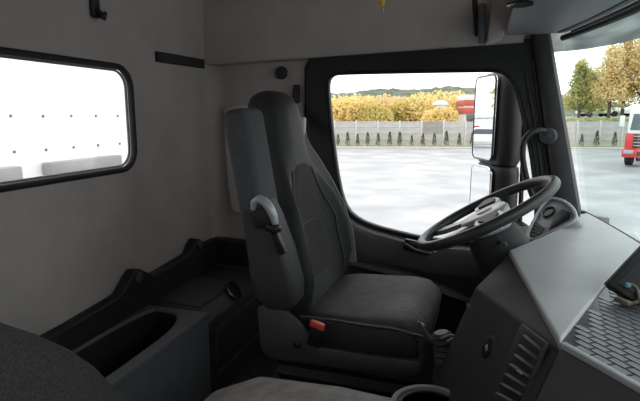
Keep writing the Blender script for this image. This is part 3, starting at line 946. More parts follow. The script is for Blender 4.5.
# raised tread pads of the tray mat (too small to pick apart)
tm = MB()
pd = dd
qd = Vector((-dd.y, dd.x, 0))
if qd.x < 0:
    qd = -qd


def inside(p, poly):
    c = False
    for i in range(len(poly)):
        a, b = poly[i], poly[i - 1]
        if (a.y > p.y) != (b.y > p.y) and p.x < (b.x - a.x) * (p.y - a.y) / (b.y - a.y) + a.x:
            c = not c
    return c


Rt = axes(ld, Vector((0, 0, 1)).cross(ld))
ob_ = Vector((0, 0, 1)).cross(ld).normalized()
if ob_.x < 0:
    ob_ = -ob_
for i in range(0, 46):
    for j in range(-22, 26):
        p = PT + ld * (0.034 * j + (0.017 if i % 2 else 0)) + ob_ * (0.019 + 0.0165 * i) + Vector((0, 0, -0.005))
        q1 = [p + ld * s1 * 0.013 + ob_ * s2 * 0.008 for s1 in (1, -1) for s2 in (1, -1)]
        if all(inside(q, tray) for q in q1):
            tm.box(p, (0.029, 0.0125, 0.003), axes(ld, ob_))
tag(tm.build('tread_pads', M['traymat'], db, smooth=False), kind='stuff')

# instrument pod at the driver's end
pn = Vector((-0.55, -0.42, 0.72)).normalized()
p0 = P(552, 215, y=1.92)


def pod(u, v_, off=0.0):
    return P(u, v_, plane=(p0 + pn * off, pn))


rim_px = [(527, 236), (531, 226), (539, 211), (545, 202), (551, 198), (562, 200), (571, 206), (576, 213), (576, 220), (565, 226), (546, 235), (531, 241)]
po = MB().prism([pod(*q) for q in chaikin(rim_px, 1)], -pn * 0.10, 0.004).build('instrument_pod', M['podgrey'], db, angle=50)
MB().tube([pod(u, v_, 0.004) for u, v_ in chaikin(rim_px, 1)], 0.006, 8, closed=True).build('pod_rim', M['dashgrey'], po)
MB().lathe([(0.024, 0.0), (0.026, 0.007), (0.021, 0.009), (0.019, 0.004), (0.0, 0.004)], pod(549, 213, 0.0), pn, 24).build('round_switch', M['black_gloss'], po)
MB().prism([pod(u, v_, 0.0005) for u, v_ in ((553, 221), (562, 209), (571, 213), (570, 219), (556, 227), (549, 230))], pn * 0.003, 0.001).build('recess_shade', M['screen'], po)  # flat black plate added for the recess, its shade put into the colour
vq = MB().prism([pod(u, v_, 0.0005) for u, v_ in ((529, 235), (535, 222), (545, 228), (541, 234), (533, 238))], pn * 0.002).build('vent_well', M['black'], po)
for k in range(4):
    MB().tube([pod(lerp(535, 530, k / 3), lerp(224, 234, k / 3), 0.004), pod(lerp(544, 537, k / 3), lerp(229, 236, k / 3), 0.004)], 0.0018, 6).build('slat', M['midgrey'], vq)
# dark under-dash behind the wheel
MB().prism([(0.17, 1.50, 2.06), (0.20, 1.50, 1.45), (0.50, 1.50, 1.45), (0.48, 1.50, 2.07)], (0, 0.62, 0), 0.012).build('driver_side_body', M['black'], db)

# tablet propped on the tray
T0 = P(607, 283, z=2.150)
T1 = P(642, 246, z=2.215)
te1 = (T1 - T0).normalized()
te2 = (P(626, 300, z=2.125) - T0)
te2 = (te2 - te1 * te2.dot(te1)).normalized()
tn = te1.cross(te2).normalized()
if tn.z < 0:
    tn = -tn
tb = thing('tablet', T0, 'black tablet propped at an angle on the dashboard tray', 'tablet')
RT = Matrix((te1, te2, tn)).transposed()
TL, TW = 0.27, 0.17
cT = T0 + te1 * TL / 2 + te2 * TW / 2
MB().box(cT - tn * 0.008, (TL, TW, 0.018), RT, 0.004).build('case', M['black'], tb)
MB().box(cT + tn * 0.0015, (TL - 0.03, TW - 0.03, 0.002), RT).build('screen', M['screen'], tb)
MB().box(T0 + te1 * TL / 2 - te2 * 0.002 - tn * 0.006, (TL, 0.004, 0.010), RT, 0.001).build('edge_strip', M['slat'], tb)
foot_ = cT.copy()
foot_.z = ZT - 0.002
MB().tube([cT - tn * 0.014, cT - tn * 0.04 + Vector((0, 0, -0.02)), foot_ + Vector((0.01, 0.02, 0.004))], 0.008, 8).build('stand', M['black'], tb)
# cord tangle lying on the tray
cd = thing('charging_cord', P(628, 300, z=ZT), 'brownish cord looped on the tray below the tablet', 'cord')
zz = ZT + 0.004
MB().tube([P(622, 300, z=zz), P(629, 304, z=zz), P(637, 303, z=zz), P(641, 296, z=zz), P(634, 291, z=zz + .008), P(627, 292, z=zz + .012), P(624, 286, z=zz + .02), P(630, 283, z=zz + .03), P(638, 288, z=zz + .02), P(639, 298, z=zz + .01), P(644, 312, z=zz)], 0.0045, 8).build('cable', M['brown'], cd, sub=1)
MB().box(P(623, 301, z=zz + 0.002), (0.035, 0.014, 0.009), axes(ld, (0, 0, 1)) @ Matrix.Rotation(math.pi / 2, 3, 'X'), 0.003).build('plug', M['brown'], cd)
MB().box(P(628, 285, z=zz + 0.03), (0.010, 0.010, 0.008), None, 0.002).build('button', M['teal'], cd)

# gear boot and round bin between seat and console
gb = thing('gear_lever_boot', P(446, 370, y=1.42), 'ribbed grey rubber boot between seat and console', 'boot')
base_c, top_c = P(450, 372, y=1.42), P(441, 332, y=1.42)
gl = []
for k in range(15):
    t = k / 14
    c = base_c.lerp(top_c, t)
    r = lerp(0.036, 0.022, t) + (0.007 if k % 2 else -0.002)
    ax_ = (top_c - base_c).normalized()
    s1 = Vector((0, 1, 0))
    s2 = ax_.cross(s1).normalized()
    gl.append([c + s1 * r * math.cos(a) + s2 * r * math.sin(a) for a in [2 * math.pi * q / 20 for q in range(20)]])
MB().loft(gl).build('bellows', M['charcoal'], gb, angle=25)
for k in range(4):
    q = P(441 + 5.5 * k, 339 + 3 * k * (1 if k < 3 else .6), y=1.36)
    MB().tube([q, q + Vector((0.018, 0, 0.012)), q + Vector((0.036, 0, 0.016))], 0.004, 6).build('rib', M['midgrey'], gb)
gbp = MB().box((base_c.x, 1.42, (base_c.z + ZF) / 2 - 0.005), (0.10, 0.10, base_c.z - ZF), None, 0.01).build('pedestal', M['black'], gb)

rb = thing('round_bin', P(432, 399, y=1.10), 'pale grey round bin with dark inside on the cab tunnel', 'bin')
rc = P(430, 409, y=1.10)
MB().lathe([(0.070, -0.30), (0.088, -0.05), (0.094, 0.0), (0.092, 0.010), (0.080, 0.010), (0.074, 0.0), (0.065, -0.08), (0.0, -0.09)], rc, (0, 0, 1), 32).build('cup', M['midgrey'], rb)
MB().lathe([(0.074, 0.001), (0.074, 0.006), (0.068, 0.006), (0.068, 0.001)], rc, (0, 0, 1), 32).build('inner_ring', M['black'], rb)
MB().box((rc.x, rc.y, (rc.z - 0.28 + ZF) / 2), (0.20, 0.26, max(rc.z - 0.28 - ZF, 0.06)), None, 0.015).build('tunnel_mount', M['charcoal'], rb)

# ------------------------------------------------------------------ overhead console, handles
oc = thing('overhead_console', (0.2, 1.05, 2.8), 'dark grey overhead shelf along the top of the windshield', 'shelf')
loops = []
for q in range(21):
    y = lerp(YP + 0.03, YD - 0.085, q / 20)
    xf_ = xt(y)
    loops.append([(0.085, y, 2.808), (0.10, y, 2.800), (xf_ - 0.05, y, 2.800), (xf_ - 0.02, y, 2.812), (xf_ - 0.02, y, 2.90), (0.30, y, 3.05), (0.13, y, 2.98)])
MB().loft(loops).build('shelf_body', M['midgrey'], oc, angle=35)
for off, m__, r_ in ((0.030, 'black', 0.006), (0.055, 'dashgrey', 0.005), (0.075, 'black', 0.004)):
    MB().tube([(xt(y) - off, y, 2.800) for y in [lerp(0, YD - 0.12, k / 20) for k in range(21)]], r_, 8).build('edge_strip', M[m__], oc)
lp_c = P(520, 3, z=2.80)
MB().lathe([(0.035, 0), (0.035, 0.006), (0.026, 0.008), (0.0, 0.004)], lp_c, (0, 0, -1), 20).build('reading_lamp', M['black_gloss'], oc)
MB().prism([P(u, v_, y=YD - 0.125) for u, v_ in ((487, 43), (502, 38), (522, -8), (494, -10))], (0, 0.09, 0), 0.005).build('end_bracket', M['liner_up'], oc)

gh = thing('grab_handle', P(480, 20, y=YD - 0.05), 'grey vertical grab handle beside the overhead shelf', 'handle')
MB().box(P(482, 24, y=YD - 0.095), (0.028, 0.025, 0.15), rotm(0, -0.05, 0), 0.009, 3).build('grip', M['boxgrey'], gh)
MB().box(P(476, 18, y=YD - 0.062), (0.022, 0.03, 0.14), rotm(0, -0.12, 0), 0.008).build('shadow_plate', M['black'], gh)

# grab bar on the A-pillar
pb = thing('pillar_grab_bar', P(549, 136, y=YD - 0.05), 'black curved grab bar with round cap on the pillar', 'handle')
MB().lathe([(0.030, 0.0), (0.033, 0.012), (0.028, 0.026), (0.0, 0.032)], P(549, 136, y=YD - 0.045), (-0.3, -1, 0.0), 22).build('round_cap', M['charcoal'], pb)
MB().tube([P(548, 132, y=YD - 0.06), P(540, 129, y=YD - 0.085), P(530, 132, y=YD - 0.10), P(523.5, 140, y=YD - 0.10), P(521.5, 152, y=YD - 0.10), P(524, 168, y=YD - 0.10), P(528, 185, y=YD - 0.10), P(536, 205, y=YD - 0.085), P(546, 214, y=YD - 0.05)], 0.0125, 10).build('bar', M['black'], pb, sub=1)

# hanging pendant
pe = thing('hanging_pendant', P(382, 0, y=1.9), 'tiny amber pendant on a string hanging from the ceiling', 'pendant')
MB().tube([P(382, 0, y=1.9).xy.to_3d() + Vector((0, 0, ZC)), P(382, 2, y=1.9)], 0.0012, 5).build('string', M['brown'], pe)
MB().lathe([(0.0, 0.022), (0.008, 0.014), (0.011, 0), (0.008, -0.012), (0.0, -0.018)], P(382, 1.5, y=1.9), (0, 0, 1), 12).build('amber_bead', M['yellow'], pe)
MB().lathe([(0.0, 0.012), (0.004, 0.008), (0.006, 0), (0.003, -0.010), (0.0, -0.012)], P(382.5, 10, y=1.9), (0, 0, 1), 10).build('grey_drop', M['pale'], pe)

# ------------------------------------------------------------------ outside of the cab: mirror and visor
mr = thing('side_mirror', (0.2, 2.6, 2.0), "tall dark door mirror outside the driver's window with chrome lower glass", 'mirror')
foot = [(0.000, 2.715), (0.086, 2.505), (0.120, 2.470), (0.172, 2.465), (0.208, 2.53), (0.205, 2.68), (0.13, 2.77), (0.04, 2.77)]
fcx, fcy = 0.11, 2.62
lps = []
for z, s in ((2.265, .90), (2.28, .97), (2.32, 1.0), (2.62, 1.0), (2.665, .97), (2.69, .88), (2.70, .70)):
    lps.append([(fcx + (x - fcx) * s, fcy + (y - fcy) * s, z) for x, y in chaikin(foot, 1)])
MB().loft(lps).build('housing', M['black'], mr, angle=50)
lps = []
for z, s in ((2.00, .86), (2.015, .96), (2.05, 1.0), (2.22, 1.0), (2.25, .96), (2.262, .85)):
    lps.append([(fcx + (x - fcx) * s, fcy + (y - fcy) * s, z) for x, y in chaikin(foot, 1)])
MB().loft(lps).build('lower_housing', M['black'], mr, angle=50)
a0, a1 = Vector((0.000, 2.715, 0)), Vector((0.086, 2.505, 0))
gd = (a1 - a0).normalized()
gn = Vector((gd.y, -gd.x, 0))
if gn.x > 0:
    gn = -gn
gw = (a1 - a0).length
for nm, z0, z1 in (('mirror_glass', 2.285, 2.685), ('wide_angle_glass', 2.02, 2.25)):
    lp_ = rrect(-0.005, z0, gw + 0.003, z1, 0.035, 5)
    gl_ = link_mesh(nm, plate([lp_], 0.012, a0 + gn * 0.008, gd, (0, 0, 1), bevel=0.002), M['mirror'], mr)
    MB().tube([a0 + gn * 0.012 + gd * p[0] + Vector((0, 0, p[1])) for p in lp_], 0.005, 8, closed=True).build('glass_bezel', M['black_gloss'] if 'wide' not in nm else M['chrome'], mr)
MB().tube([(0.20, 2.60, 2.72), (0.235, 2.50, 2.73), (0.245, 2.36, 2.73), (0.26, 2.29, 2.72)], 0.018, 8).build('upper_arm', M['black'], mr)
MB().tube([(0.20, 2.60, 1.985), (0.235, 2.50, 1.98), (0.26, 2.36, 1.98), (0.33, 2.29, 1.99)], 0.018, 8).build('lower_arm', M['black'], mr)
MB().tube([(0.205, 2.535, 2.72), (0.215, 2.54, 2.4), (0.222, 2.54, 1.985)], 0.011, 8).build('upright', M['black'], mr)

vs_ = thing('sun_visor', (0.5, 1.05, 2.74), 'translucent grey outer sun visor above the windshield', 'visor')
path = []
for q in range(31):
    y = lerp(YP - 0.02, 2.20, q / 30)
    e = min(1.0, (2.34 - y) / 0.30) ** 0.6
    path.append((xt(y), y, 0.02 + 0.105 * e))
path += [(0.300, 2.255, 0.055), (0.265, 2.29, 0.035), (0.215, 2.31, 0.02)]
rows_ = []
for t in (0, .25, .5, .75, 1):
    rows_.append([(x + lerp(0.012, f_, 1 - t), y, lerp(2.752, 2.92, t)) for x, y, f_ in path])
o = MB().grid(rows_).build('visor_sheet', M['visor'], vs_)
md = o.modifiers.new('thickness', 'SOLIDIFY')
md.thickness = 0.006
for yb in (1.62, 1.05, 0.3):
    MB().tube([(xt(yb) + 0.012, yb, 2.84), (xt(yb) + 0.07, yb - 0.03, 2.80), (xt(yb) + 0.06, yb - 0.10, 2.79), (xt(yb) + 0.012, yb - 0.14, 2.83)], 0.008, 6).build('bracket', M['charcoal'], vs_)

# ------------------------------------------------------------------ white trailer behind the rear window
tr = thing('trailer', (-3.3, 1.3, 0), 'white box trailer front wall with rivet rows behind the rear window', 'trailer')
XTR = -2.75
MB().box((XTR - 0.6, 2.2, 2.35), (1.2, 4.8, 2.9), None, 0.03).build('front_wall', M['trailer'], tr)
for zr in (2.494, 2.272):
    yy = 0.47
    while yy < 4.3:
        MB().lathe([(0.009, 0), (0.009, 0.006), (0.006, 0.009), (0, 0.009)], (XTR, yy, zr + rnd.uniform(-.002, .002)), (1, 0, 0), 10).build('rivet', M['rivet'], tr)
        yy += 0.244
yy = 0.60 + 0.122
while yy < 4.3:
    MB().box((XTR + 0.001, yy, 2.35), (0.003, 0.004, 2.85)).build('panel_seam', M['trailer'], tr)
    yy += 0.488
for ya, yb_ in ((1.75, 2.40), (2.62, 3.32), (3.55, 4.1)):
    MB().box((XTR + 0.04, (ya + yb_) / 2, 2.145), (0.08, yb_ - ya, 0.085), None, 0.008).build('bracket', M['trailer_g'], tr)
for ly in (0.4, 4.0):
    MB().box((XTR - 0.6, ly, 0.46), (0.15, 0.15, 0.92), None, 0.01).build('landing_leg', M['trailer_g'], tr)

# ------------------------------------------------------------------ yard: ground, fence, shrubs
tag(MB().grid([[(-900, -900, 0), (900, -900, 0)], [(-900, 900, 0), (900, 900, 0)]]).build('ground', M['asphalt']), 'wide wet pale asphalt yard', None, None, 'structure')
G0, G1 = P(330, 148.2, z=0), P(640, 149.2, z=0)
gd_ = (G1 - G0)
gd_.z = 0
gd_.normalize()
gnm = Vector((-gd_.y, gd_.x, 0))
if gnm.y < 0:
    gnm = -gnm
Rf = axes(gd_, gnm)
mid = (G0 + G1) / 2
tag(MB().box(mid + gnm * 0.15 + Vector((0, 0, 0.06)), (80, 0.3, 0.12), Rf, 0.02).build('kerb', M['kerb']), 'long pale concrete kerb before the fence', None, None, 'structure')
tag(MB().box(mid + gnm * 1.2 + Vector((0, 0, 0.05)), (80, 1.8, 0.10), Rf).build('verge', M['grass']), 'narrow dry grass verge in front of the fence', None, None, 'structure')
FO = G0 + gnm * 2.0
fence = thing('concrete_fence', FO, 'pale concrete slab fence along the far side of the yard', 'fence')
SP = 1.72
post_me = None
slab_me = {}
i0 = -7
for i in range(i0, 24):
    c = FO + gd_ * (SP * i + 0.3)
    if post_me is None:
        po_ = MB().box((0, 0, 0), (0.14, 0.16, 2.08), None, 0.015, 1).build('post', M['post'])
        post_me = po_.data
    else:
        po_ = bpy.data.objects.new('post', post_me)
        COL.objects.link(po_)
    po_.rotation_euler.z = math.atan2(gd_.y, gd_.x)
    po_.location = c + Vector((0, 0, 1.04))
    adopt(po_, fence)
    for k in range(4):
        key = 'd' if i == 4 and k in (2, 3) else 'l'
        if key not in slab_me:
            so = MB().box((0, 0, 0), (SP - 0.13, 0.06, 0.475), None, 0.015, 1).build('slab', M['slab_dark' if key == 'd' else 'slab'])
            slab_me[key] = so.data
        else:
            so = bpy.data.objects.new('slab', slab_me[key])
            COL.objects.link(so)
        so.rotation_euler.z = math.atan2(gd_.y, gd_.x)
        so.location = c + gd_ * SP / 2 + Vector((0, 0, 0.30 + 0.485 * k)) + gnm * rnd.uniform(-0.012, 0.012)
        adopt(so, fence)

# thujas: built as a ragged column of small foliage flakes
def thuja_mesh(seed):
    r = random.Random(seed)
    vs, fs = [], []
    for k in range(420):
        t = r.random() ** 0.8
        rad = 0.17 * (1 - t) ** 0.7 * (0.75 + 0.35 * r.random()) + 0.015
        a = r.uniform(0, 2 * math.pi)
        c = Vector((rad * math.cos(a), rad * math.sin(a), 0.05 + 0.95 * t))
        for q in range(3):
            vs.append(c + Vector((r.uniform(-.05, .05), r.uniform(-.05, .05), r.uniform(-.03, .10))))
        fs.append((len(vs) - 3, len(vs) - 2, len(vs) - 1))
    me_ = bpy.data.meshes.new('foliage')
    me_.from_pydata(vs, [], fs)
    me_.materials.append(M['thuja'])
    return me_


th_me = [thuja_mesh(k) for k in range(3)]
stem_me = None
th_px = [(338, .85), (347.5, 1), (357.5, .9), (367.5, 1), (378, .95), (389.5, 1.05), (399.5, 1.05), (411.5, .8), (422.5, .95), (434, .95), (446, 1.1), (459, .95), (472, 1.05), (581, .9), (596, 1.15), (614, 1.05)]
base_line = G0 + gnm * 1.05
for k, (u, s) in enumerate(th_px):
    r_ = P(u, 148, z=0) - CAM
    # meet the planting line
    den = r_.x * gd_.y - r_.y * gd_.x
    t = ((base_line.x - CAM.x) * gd_.y - (base_line.y - CAM.y) * gd_.x) / den
    pos = Vector((CAM.x + r_.x * t, CAM.y + r_.y * t, 0.10))
    ORD = ['first', 'second', 'third', 'fourth', 'fifth', 'sixth', 'seventh', 'eighth', 'ninth', 'tenth', 'eleventh', 'twelfth', 'thirteenth']
    lab = ORD[k] + ' small dark thuja from the left in the door window' if u < 500 else ['small thuja nearest the pillar seen through the windshield', 'tallest thuja of three seen through the windshield', 'thuja nearest the red truck seen through the windshield'][k - 13]
    root = thing('thuja', pos, lab, 'shrub', 'thujas along the fence')
    fo = bpy.data.objects.new('foliage', th_me[k % 3])
    COL.objects.link(fo)
    fo.parent = root
    if stem_me is None:
        st = MB().tube([(0, 0, -0.02), (0, 0, 0.5)], 0.02, 6).build('stem', M['bark'])
        stem_me = st.data
    else:
        st = bpy.data.objects.new('stem', stem_me)
        COL.objects.link(st)
    st.parent = root
    root.scale = (s, s, s * 1.02)


# ------------------------------------------------------------------ trees behind the fence
def crown_mesh(seed, blobs, n, leaf, m):
    r = random.Random(seed)
    vs, fs = [], []
    tot = sum(b[3] * b[4] for b in blobs)
    for (bx, by, bz, rx, rz) in blobs:
        for k in range(int(n * rx * rz / tot)):
            d = Vector((r.gauss(0, 1), r.gauss(0, 1), r.gauss(0, 1))).normalized() * (r.random() ** 0.4)
            c = Vector((bx + d.x * rx, by + d.y * rx, bz + d.z * rz))
            a = Vector((r.gauss(0, 1), r.gauss(0, 1), r.gauss(0, 1))).normalized() * leaf * r.uniform(.6, 1.3)
            b = a.orthogonal().normalized() * leaf * r.uniform(.5, 1.0)
            i = len(vs)
            vs += [c - a, c + b * .8, c + a, c - b * .8]
            fs.append((i, i + 1, i + 2, i + 3))
    me_ = bpy.data.meshes.new('crown')
    me_.from_pydata(vs, [], fs)
    me_.materials.append(m)
    return me_


def tree(name, pos, blobs, n, leaf, m, trunk_h, trunk_r, label, group, seed):
    root = thing(name, pos, label, 'tree', group)
    c = bpy.data.objects.new('crown', crown_mesh(seed, blobs, n, leaf, m))
    COL.objects.link(c)
    c.parent = root
    mb = MB().tube([(0, 0, -0.1), (0.05, 0, trunk_h * .5), (0, 0.05, trunk_h)], [trunk_r, trunk_r * .8, trunk_r * .4], 7)
    for k in range(4):
        a = k * 1.7 + seed
        mb.tube([(0, 0, trunk_h * (.45 + .1 * k)), (math.cos(a) * trunk_h * .22, math.sin(a) * trunk_h * .22, trunk_h * (.7 + .1 * k))], [trunk_r * .45, trunk_r * .15], 5)
    t = mb.build('trunk', M['bark'])
    t.parent = root
    return root


def on_ground(u, dist):
    """ground point in the direction of column u at a horizontal distance"""
    r_ = P(u, 200, d=1) - CAM
    r_.z = 0
    r_.normalize()
    return Vector((r_.x * dist, r_.y * dist, 0))


GRP = 'autumn trees behind the fence'
row = [  # u, dist, half width, top px row, material, label
    (322, 54, 3.2, 95, 'leaf_y', "yellow bushy tree half hidden by the driver's door frame"),
    (340, 51, 2.6, 94, 'leaf_y', 'yellow bushy tree nearest the left edge of the door window'),
    (356, 55, 2.8, 93, 'leaf_y', 'second yellow bushy tree from the left edge of the door window'),
    (371, 50, 2.0, 99, 'leaf_m', 'low greenish yellow bush between the yellow trees and the orange one'),
    (383, 56, 2.6, 93, 'leaf_o', 'orange tree left of the middle of the door window'),
    (396, 58, 2.6, 95, 'leaf_o', 'reddish orange tree in the middle of the door window'),
    (404, 54, 2.2, 96, 'leaf_m', 'greenish tree right of the orange trees'),
    (418, 54, 2.8, 91, 'leaf_y', 'broad yellow tree left of the tallest yellow tree'),
    (435, 55, 3.4, 89, 'leaf_y', 'tallest broad yellow tree seen in the door window'),
    (455, 57, 2.6, 95, 'leaf_o', 'orange yellow tree left of the red roofed building'),
    (438, 46.5, 1.7, 106, 'leaf_y', 'low yellow bush in front of the pale roofed shed'),
    (300, 56, 3.0, 94, 'leaf_y', 'yellow bushy tree hidden behind the door pillar'),
]
for k, (u, dist, hw, vt, mk, lab) in enumerate(row):
    pos = on_ground(u, dist)
    ztop = P(u, vt, d=1)
    rr = ztop - CAM
    zt_ = CAM.z + rr.z * dist / math.hypot(rr.x, rr.y)
    hgt = zt_
    r = random.Random(k)
    blobs = [(0, 0, hgt * .5, hw * .85, hgt * .48)]
    for q in range(6):
        a = q * 1.05 + r.random()
        blobs.append((math.cos(a) * hw * .55, math.sin(a) * hw * .55, hgt * r.uniform(.35, .72), hw * .5, hgt * .26))
    tree('autumn_tree', pos, blobs, 4200, 0.19, M[mk], hgt * .8, 0.12, lab, GRP, k)

tall = [  # u, dist, half width, top row, mat, label, lowest crown height
    (571, 50, 1.5, 62, 'leaf_g', 'green birch like tree beside the pillar in the windshield'),
    (582, 58, 2.2, 70, 'leaf_g', 'greenish tree behind the birch in the windshield'),
    (600, 49, 1.9, 46, 'leaf_l', 'leftmost tall yellow larch in the windshield'),
    (613, 51, 1.8, 36, 'leaf_l', 'middle tall yellow larch in the windshield'),
    (630, 50, 2.1, 26, 'leaf_l', 'tallest yellow larch behind the red truck'),
    (652, 52, 2.2, 24, 'leaf_l', 'tall yellow larch right of the red truck'),
]
for k, (u, dist, hw, vt, mk, lab) in enumerate(tall):
    pos = on_ground(u, dist)
    rr = P(u, vt, d=1) - CAM
    hgt = CAM.z + rr.z * dist / math.hypot(rr.x, rr.y)
    r = random.Random(50 + k)
    blobs = []
    for q in range(16):
        t = q / 15
        a = q * 2.4
        w = hw * (1.0 - 0.72 * t) * .62
        blobs.append((math.cos(a) * w * .7, math.sin(a) * w * .7, lerp(hgt * .46, hgt * .95, t), w * .75 + .25, hgt * .085))
    tree('larch_tree' if mk == 'leaf_l' else 'birch_tree', pos, blobs, 2600, 0.15, M[mk], hgt * .9, 0.16, lab, 'tall trees behind the fence', 50 + k)
# grassy bank under the tall trees
bkp = on_ground(615, 48)
tag(MB().prism([Vector((0, 0, 0)) + FO + gd_ * 13 + gnm * 2.5, FO + gd_ * 60 + gnm * 2.5, FO + gd_ * 60 + gnm * 14, FO + gd_ * 13 + gnm * 14], (0, 0, 2.25), 0.3).build('bank', M['grass']), 'yellowish grass bank behind the fence under the larches', None, None, 'structure')

# forested ridge on the horizon
rows_ = []
r = random.Random(9)
NA = 300
prof = []
for q in range(NA + 1):
    a = lerp(math.radians(60), math.radians(-80), q / NA)   # angle left of +Y ... right
    dx, dy = -math.sin(a), math.cos(a)
    u_est = 475 + math.tan(-a) * 500 if abs(a) < 1.3 else 0
    hh = 21.5 + 1.6 * math.sin(q * .11 + 1) + 0.9 * math.sin(q * .37) + r.uniform(-.5, .5)
    hh *= min(1.0, max(0.0, (math.radians(33) - a) / math.radians(6)))
    hh *= 1.0 if a > math.radians(-6) else max(0.25, 1 - (math.radians(-6) - a) * 4)
    prof.append((dx, dy, hh))
for dd_, fz in ((330, -0.02), (350, .45), (375, .80), (400, 1.0), (440, .75), (500, -0.02)):
    rows_.append([(dx * dd_, dy * dd_, hh * fz + (r.uniform(-.4, .4) if fz > 0.3 else 0)) for dx, dy, hh in prof])
tag(MB().grid(rows_).build('hill', M['hill'], angle=20), 'dark green forested ridge on the horizon', None, None, 'structure')

# building with red roof beyond the yellow trees
bp = on_ground(470, 51)
bd = thing('roadside_building', bp, 'low white building with red fascia bands right of the yellow trees', 'building')
yaw_b = math.atan2(gd_.y, gd_.x)
RB = rotm(0, 0, yaw_b)
MB().box(bp + Vector((0, 0, 1.7)), (2.6, 3, 3.4), RB).build('walls', M['wallw'], bd)
MB().box(bp + Vector((0, 0, 2.9)) - gnm * 0.1, (2.8, 3.1, 0.55), RB, 0.03).build('fascia', M['roofred'], bd)
MB().box(bp + Vector((0, 0, 4.1)), (2.8, 3.2, 0.5), RB, 0.03).build('parapet', M['wallw'], bd)
MB().box(bp + Vector((0, 0, 3.6)), (2.9, 3.3, 0.45), RB, 0.03).build('fascia', M['roofred'], bd)
for q in (-0.65, 0.65):
    MB().box(bp - gnm * 1.5 + gd_ * q + Vector((0, 0, 2.1)), (0.9, 0.1, 0.9), RB, 0.02).build('window', M['truck_glass'], bd)
hp_ = on_ground(437, 50)
ht = thing('garden_shed', hp_, 'small pale roofed shed showing among the yellow trees', 'shed')
MB().box(hp_ + Vector((0, 0, 1.72)), (1.0, 0.9, 3.44), RB, 0.03).build('walls', M['wallw'], ht)
MB().prism([hp_ + gd_ * -0.75 - gnm * 0.6 + Vector((0, 0, 3.42)), hp_ + gd_ * 0.75 - gnm * 0.6 + Vector((0, 0, 3.42)), hp_ + gd_ * 0.3 - gnm * 0.6 + Vector((0, 0, 3.85)), hp_ - gd_ * 0.3 - gnm * 0.6 + Vector((0, 0, 3.85))], gnm * 1.2, 0.03).build('roof', M['wallw'], ht)


# ------------------------------------------------------------------ vehicles
def car(pos, rz, label, body_m, z0=0.0):
    root = thing('parked_car', pos, label, 'car', 'cars parked behind the fence')
    body = [(-2.1, .35), (-2.15, .75), (-1.95, .98), (-1.2, 1.05), (-0.75, 1.5), (0.9, 1.52), (1.6, 1.05), (2.1, .9), (2.15, .4)]
    b = MB().prism([(x, -0.85, z) for x, z in body], (0, 1.7, 0), 0.08).build('body', body_m)
    b.parent = root
    for s in (-1, 1):
        w_ = MB().prism([(-1.05, 0.86 * s, 1.05), (-0.68, 0.86 * s, 1.42), (0.82, 0.86 * s, 1.44), (1.35, 0.86 * s, 1.05)], (0, 0.015 * s, 0)).build('side_window', M['truck_glass'])
        w_.parent = root
        for x in (-1.3, 1.35):
            t = MB().lathe([(0.32, -0.1), (0.32, 0.1), (0.2, 0.11), (0, 0.11)], (x, 0.78 * s, 0.32), (0, s, 0), 16).build('wheel', M['tyre'])
            t.parent = root
    root.rotation_euler.z = rz
    return root


for u, dist, lab, mk in ((590, 64, 'white car behind the leftmost larch trunk', 'truck_white'), (608, 66, 'white car parked between the larch trunks', 'truck_white'), (634, 64, 'white car parked behind the fence near the red truck', 'truck_white')):
    pos = on_ground(u, dist)
    pos.z = 2.05 if False else 2.3
    car(pos, yaw_b, lab, M[mk])
tag(MB().box(on_ground(615, 66) + Vector((0, 0, 1.1)), (44, 9, 2.4), RB, 0.1).build('terrace', M['kerb']), 'raised parking terrace behind the grass bank', None, None, 'structure')
# street seen in the door mirror
for (x, y, rz, mk, lab) in ((-34, 38, .8, 'truck_red', 'red car reflected in the door mirror'), (-28, 30, .8, 'truck_white', 'white car reflected in the door mirror'), (-41, 40, .8, 'black', 'dark car reflected in the door mirror')):
    car(Vector((x, y, 0)), rz, lab, M[mk])
tree('roadside_tree', Vector((-52, 50, 0)), [(0, 0, 4, 2.2, 2.0), (0.6, .5, 5.5, 1.5, 1.4), (-.8, 0, 5, 1.3, 1.3)], 900, 0.25, M['leaf_g'], 4.5, .15, 'green tree reflected in the door mirror', None, 77)

# red truck on the right
tl_ = P(622, 166, z=0)
tk = thing('red_truck', tl_, 'red truck cab with black grille parked at the right', 'truck')
vx = Vector((_rt.x, _rt.y, 0)).normalized()      # to the right, as it stands nearly square to us
ang = -0.42
vx = Vector((math.cos(ang), math.sin(ang), 0))
vy = Vector((-math.sin(ang), math.cos(ang), 0))


def tp(a, b, c):
    return tl_ + vx * a + vy * b + Vector((0, 0, c))


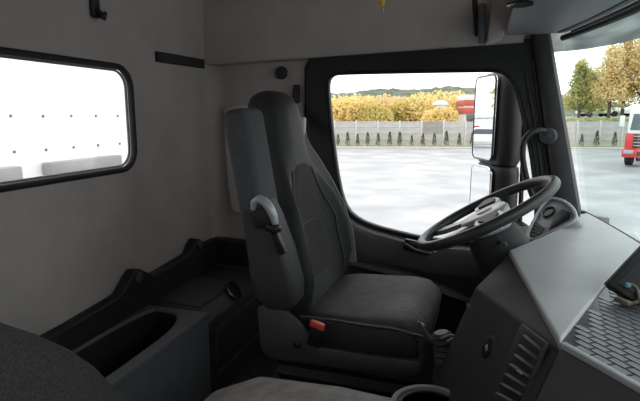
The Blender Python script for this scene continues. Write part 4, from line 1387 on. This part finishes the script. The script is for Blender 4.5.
RTk = axes(vx, vy)
MB().prism([tp(.06, 0.03, 1.60), tp(.06, .22, 2.65), tp(.06, .5, 2.85), tp(.06, 2.05, 2.85), tp(.06, 2.05, 1.60)], vx * 2.33, 0.06).build('upper_cab', M['truck_white'], tk)
MB().prism([tp(0, 0.0, .45), tp(0, 0, 1.55), tp(0, .08, 1.66), tp(0, 2.1, 1.66), tp(0, 2.1, .75), tp(0, 1.6, .75), tp(0, 1.5, .45)], vx * 2.45, 0.06).build('cab', M['truck_red'], tk)
MB().prism([tp(.18, .02, 1.78), tp(2.27, .02, 1.78), tp(2.2, .17, 2.55), tp(.25, .17, 2.55)], vy * 0.03 + Vector((0, 0, .01)), 0.005).build('windshield', M['truck_glass'], tk)
MB().prism([tp(.25, .45, 2.84), tp(2.2, .45, 2.84), tp(2.0, 1.6, 3.45), tp(.45, 1.6, 3.45)], vy * 0.5 + Vector((0, 0, 0)), 0.03).build('roof_deflector', M['truck_white'], tk)
gr = MB().box(tp(1.22, -0.01, 1.25), (1.7, 0.05, 0.66), RTk, 0.02).build('grille', M['black'], tk)
for k in range(4):
    MB().box(tp(1.22, -0.05, 1.03 + 0.15 * k), (1.66, 0.04, 0.05), RTk, 0.01).build('slat', M['truck_red'] if k == 2 else M['silver'], gr)
MB().box(tp(1.22, -0.12, .66), (2.5, 0.35, 0.42), RTk, 0.06).build('bumper', M['truck_red'], tk)
MB().box(tp(1.22, -0.31, .66), (1.2, 0.03, 0.2), RTk, 0.01).build('lower_grille', M['black'], tk)
for a in (.25, 2.2):
    MB().box(tp(a, -0.30, .72), (0.42, 0.05, 0.18), RTk, 0.02).build('headlight', M['silver'], tk)
for a in (.12, 2.33):
    for b in (.95, 3.9):
        MB().lathe([(0.5, -0.15), (0.5, 0.15), (0.3, 0.16), (0, 0.12)], tp(a, b, .5), vx, 20).build('wheel', M['tyre'], tk)
MB().box(tp(1.22, 3.4, .85), (0.9, 3.6, 0.25), RTk, 0.03).build('chassis', M['black'], tk)
for a in (-.22, 2.67):
    MB().box(tp(a, .2, 2.2), (0.22, 0.12, 0.55), RTk, 0.04).build('door_mirror', M['truck_white'], tk)
    MB().tube([tp(a * .8 + .2, .25, 2.45), tp(a, .2, 2.42)], 0.025, 6).build('mirror_arm', M['black'], tk)
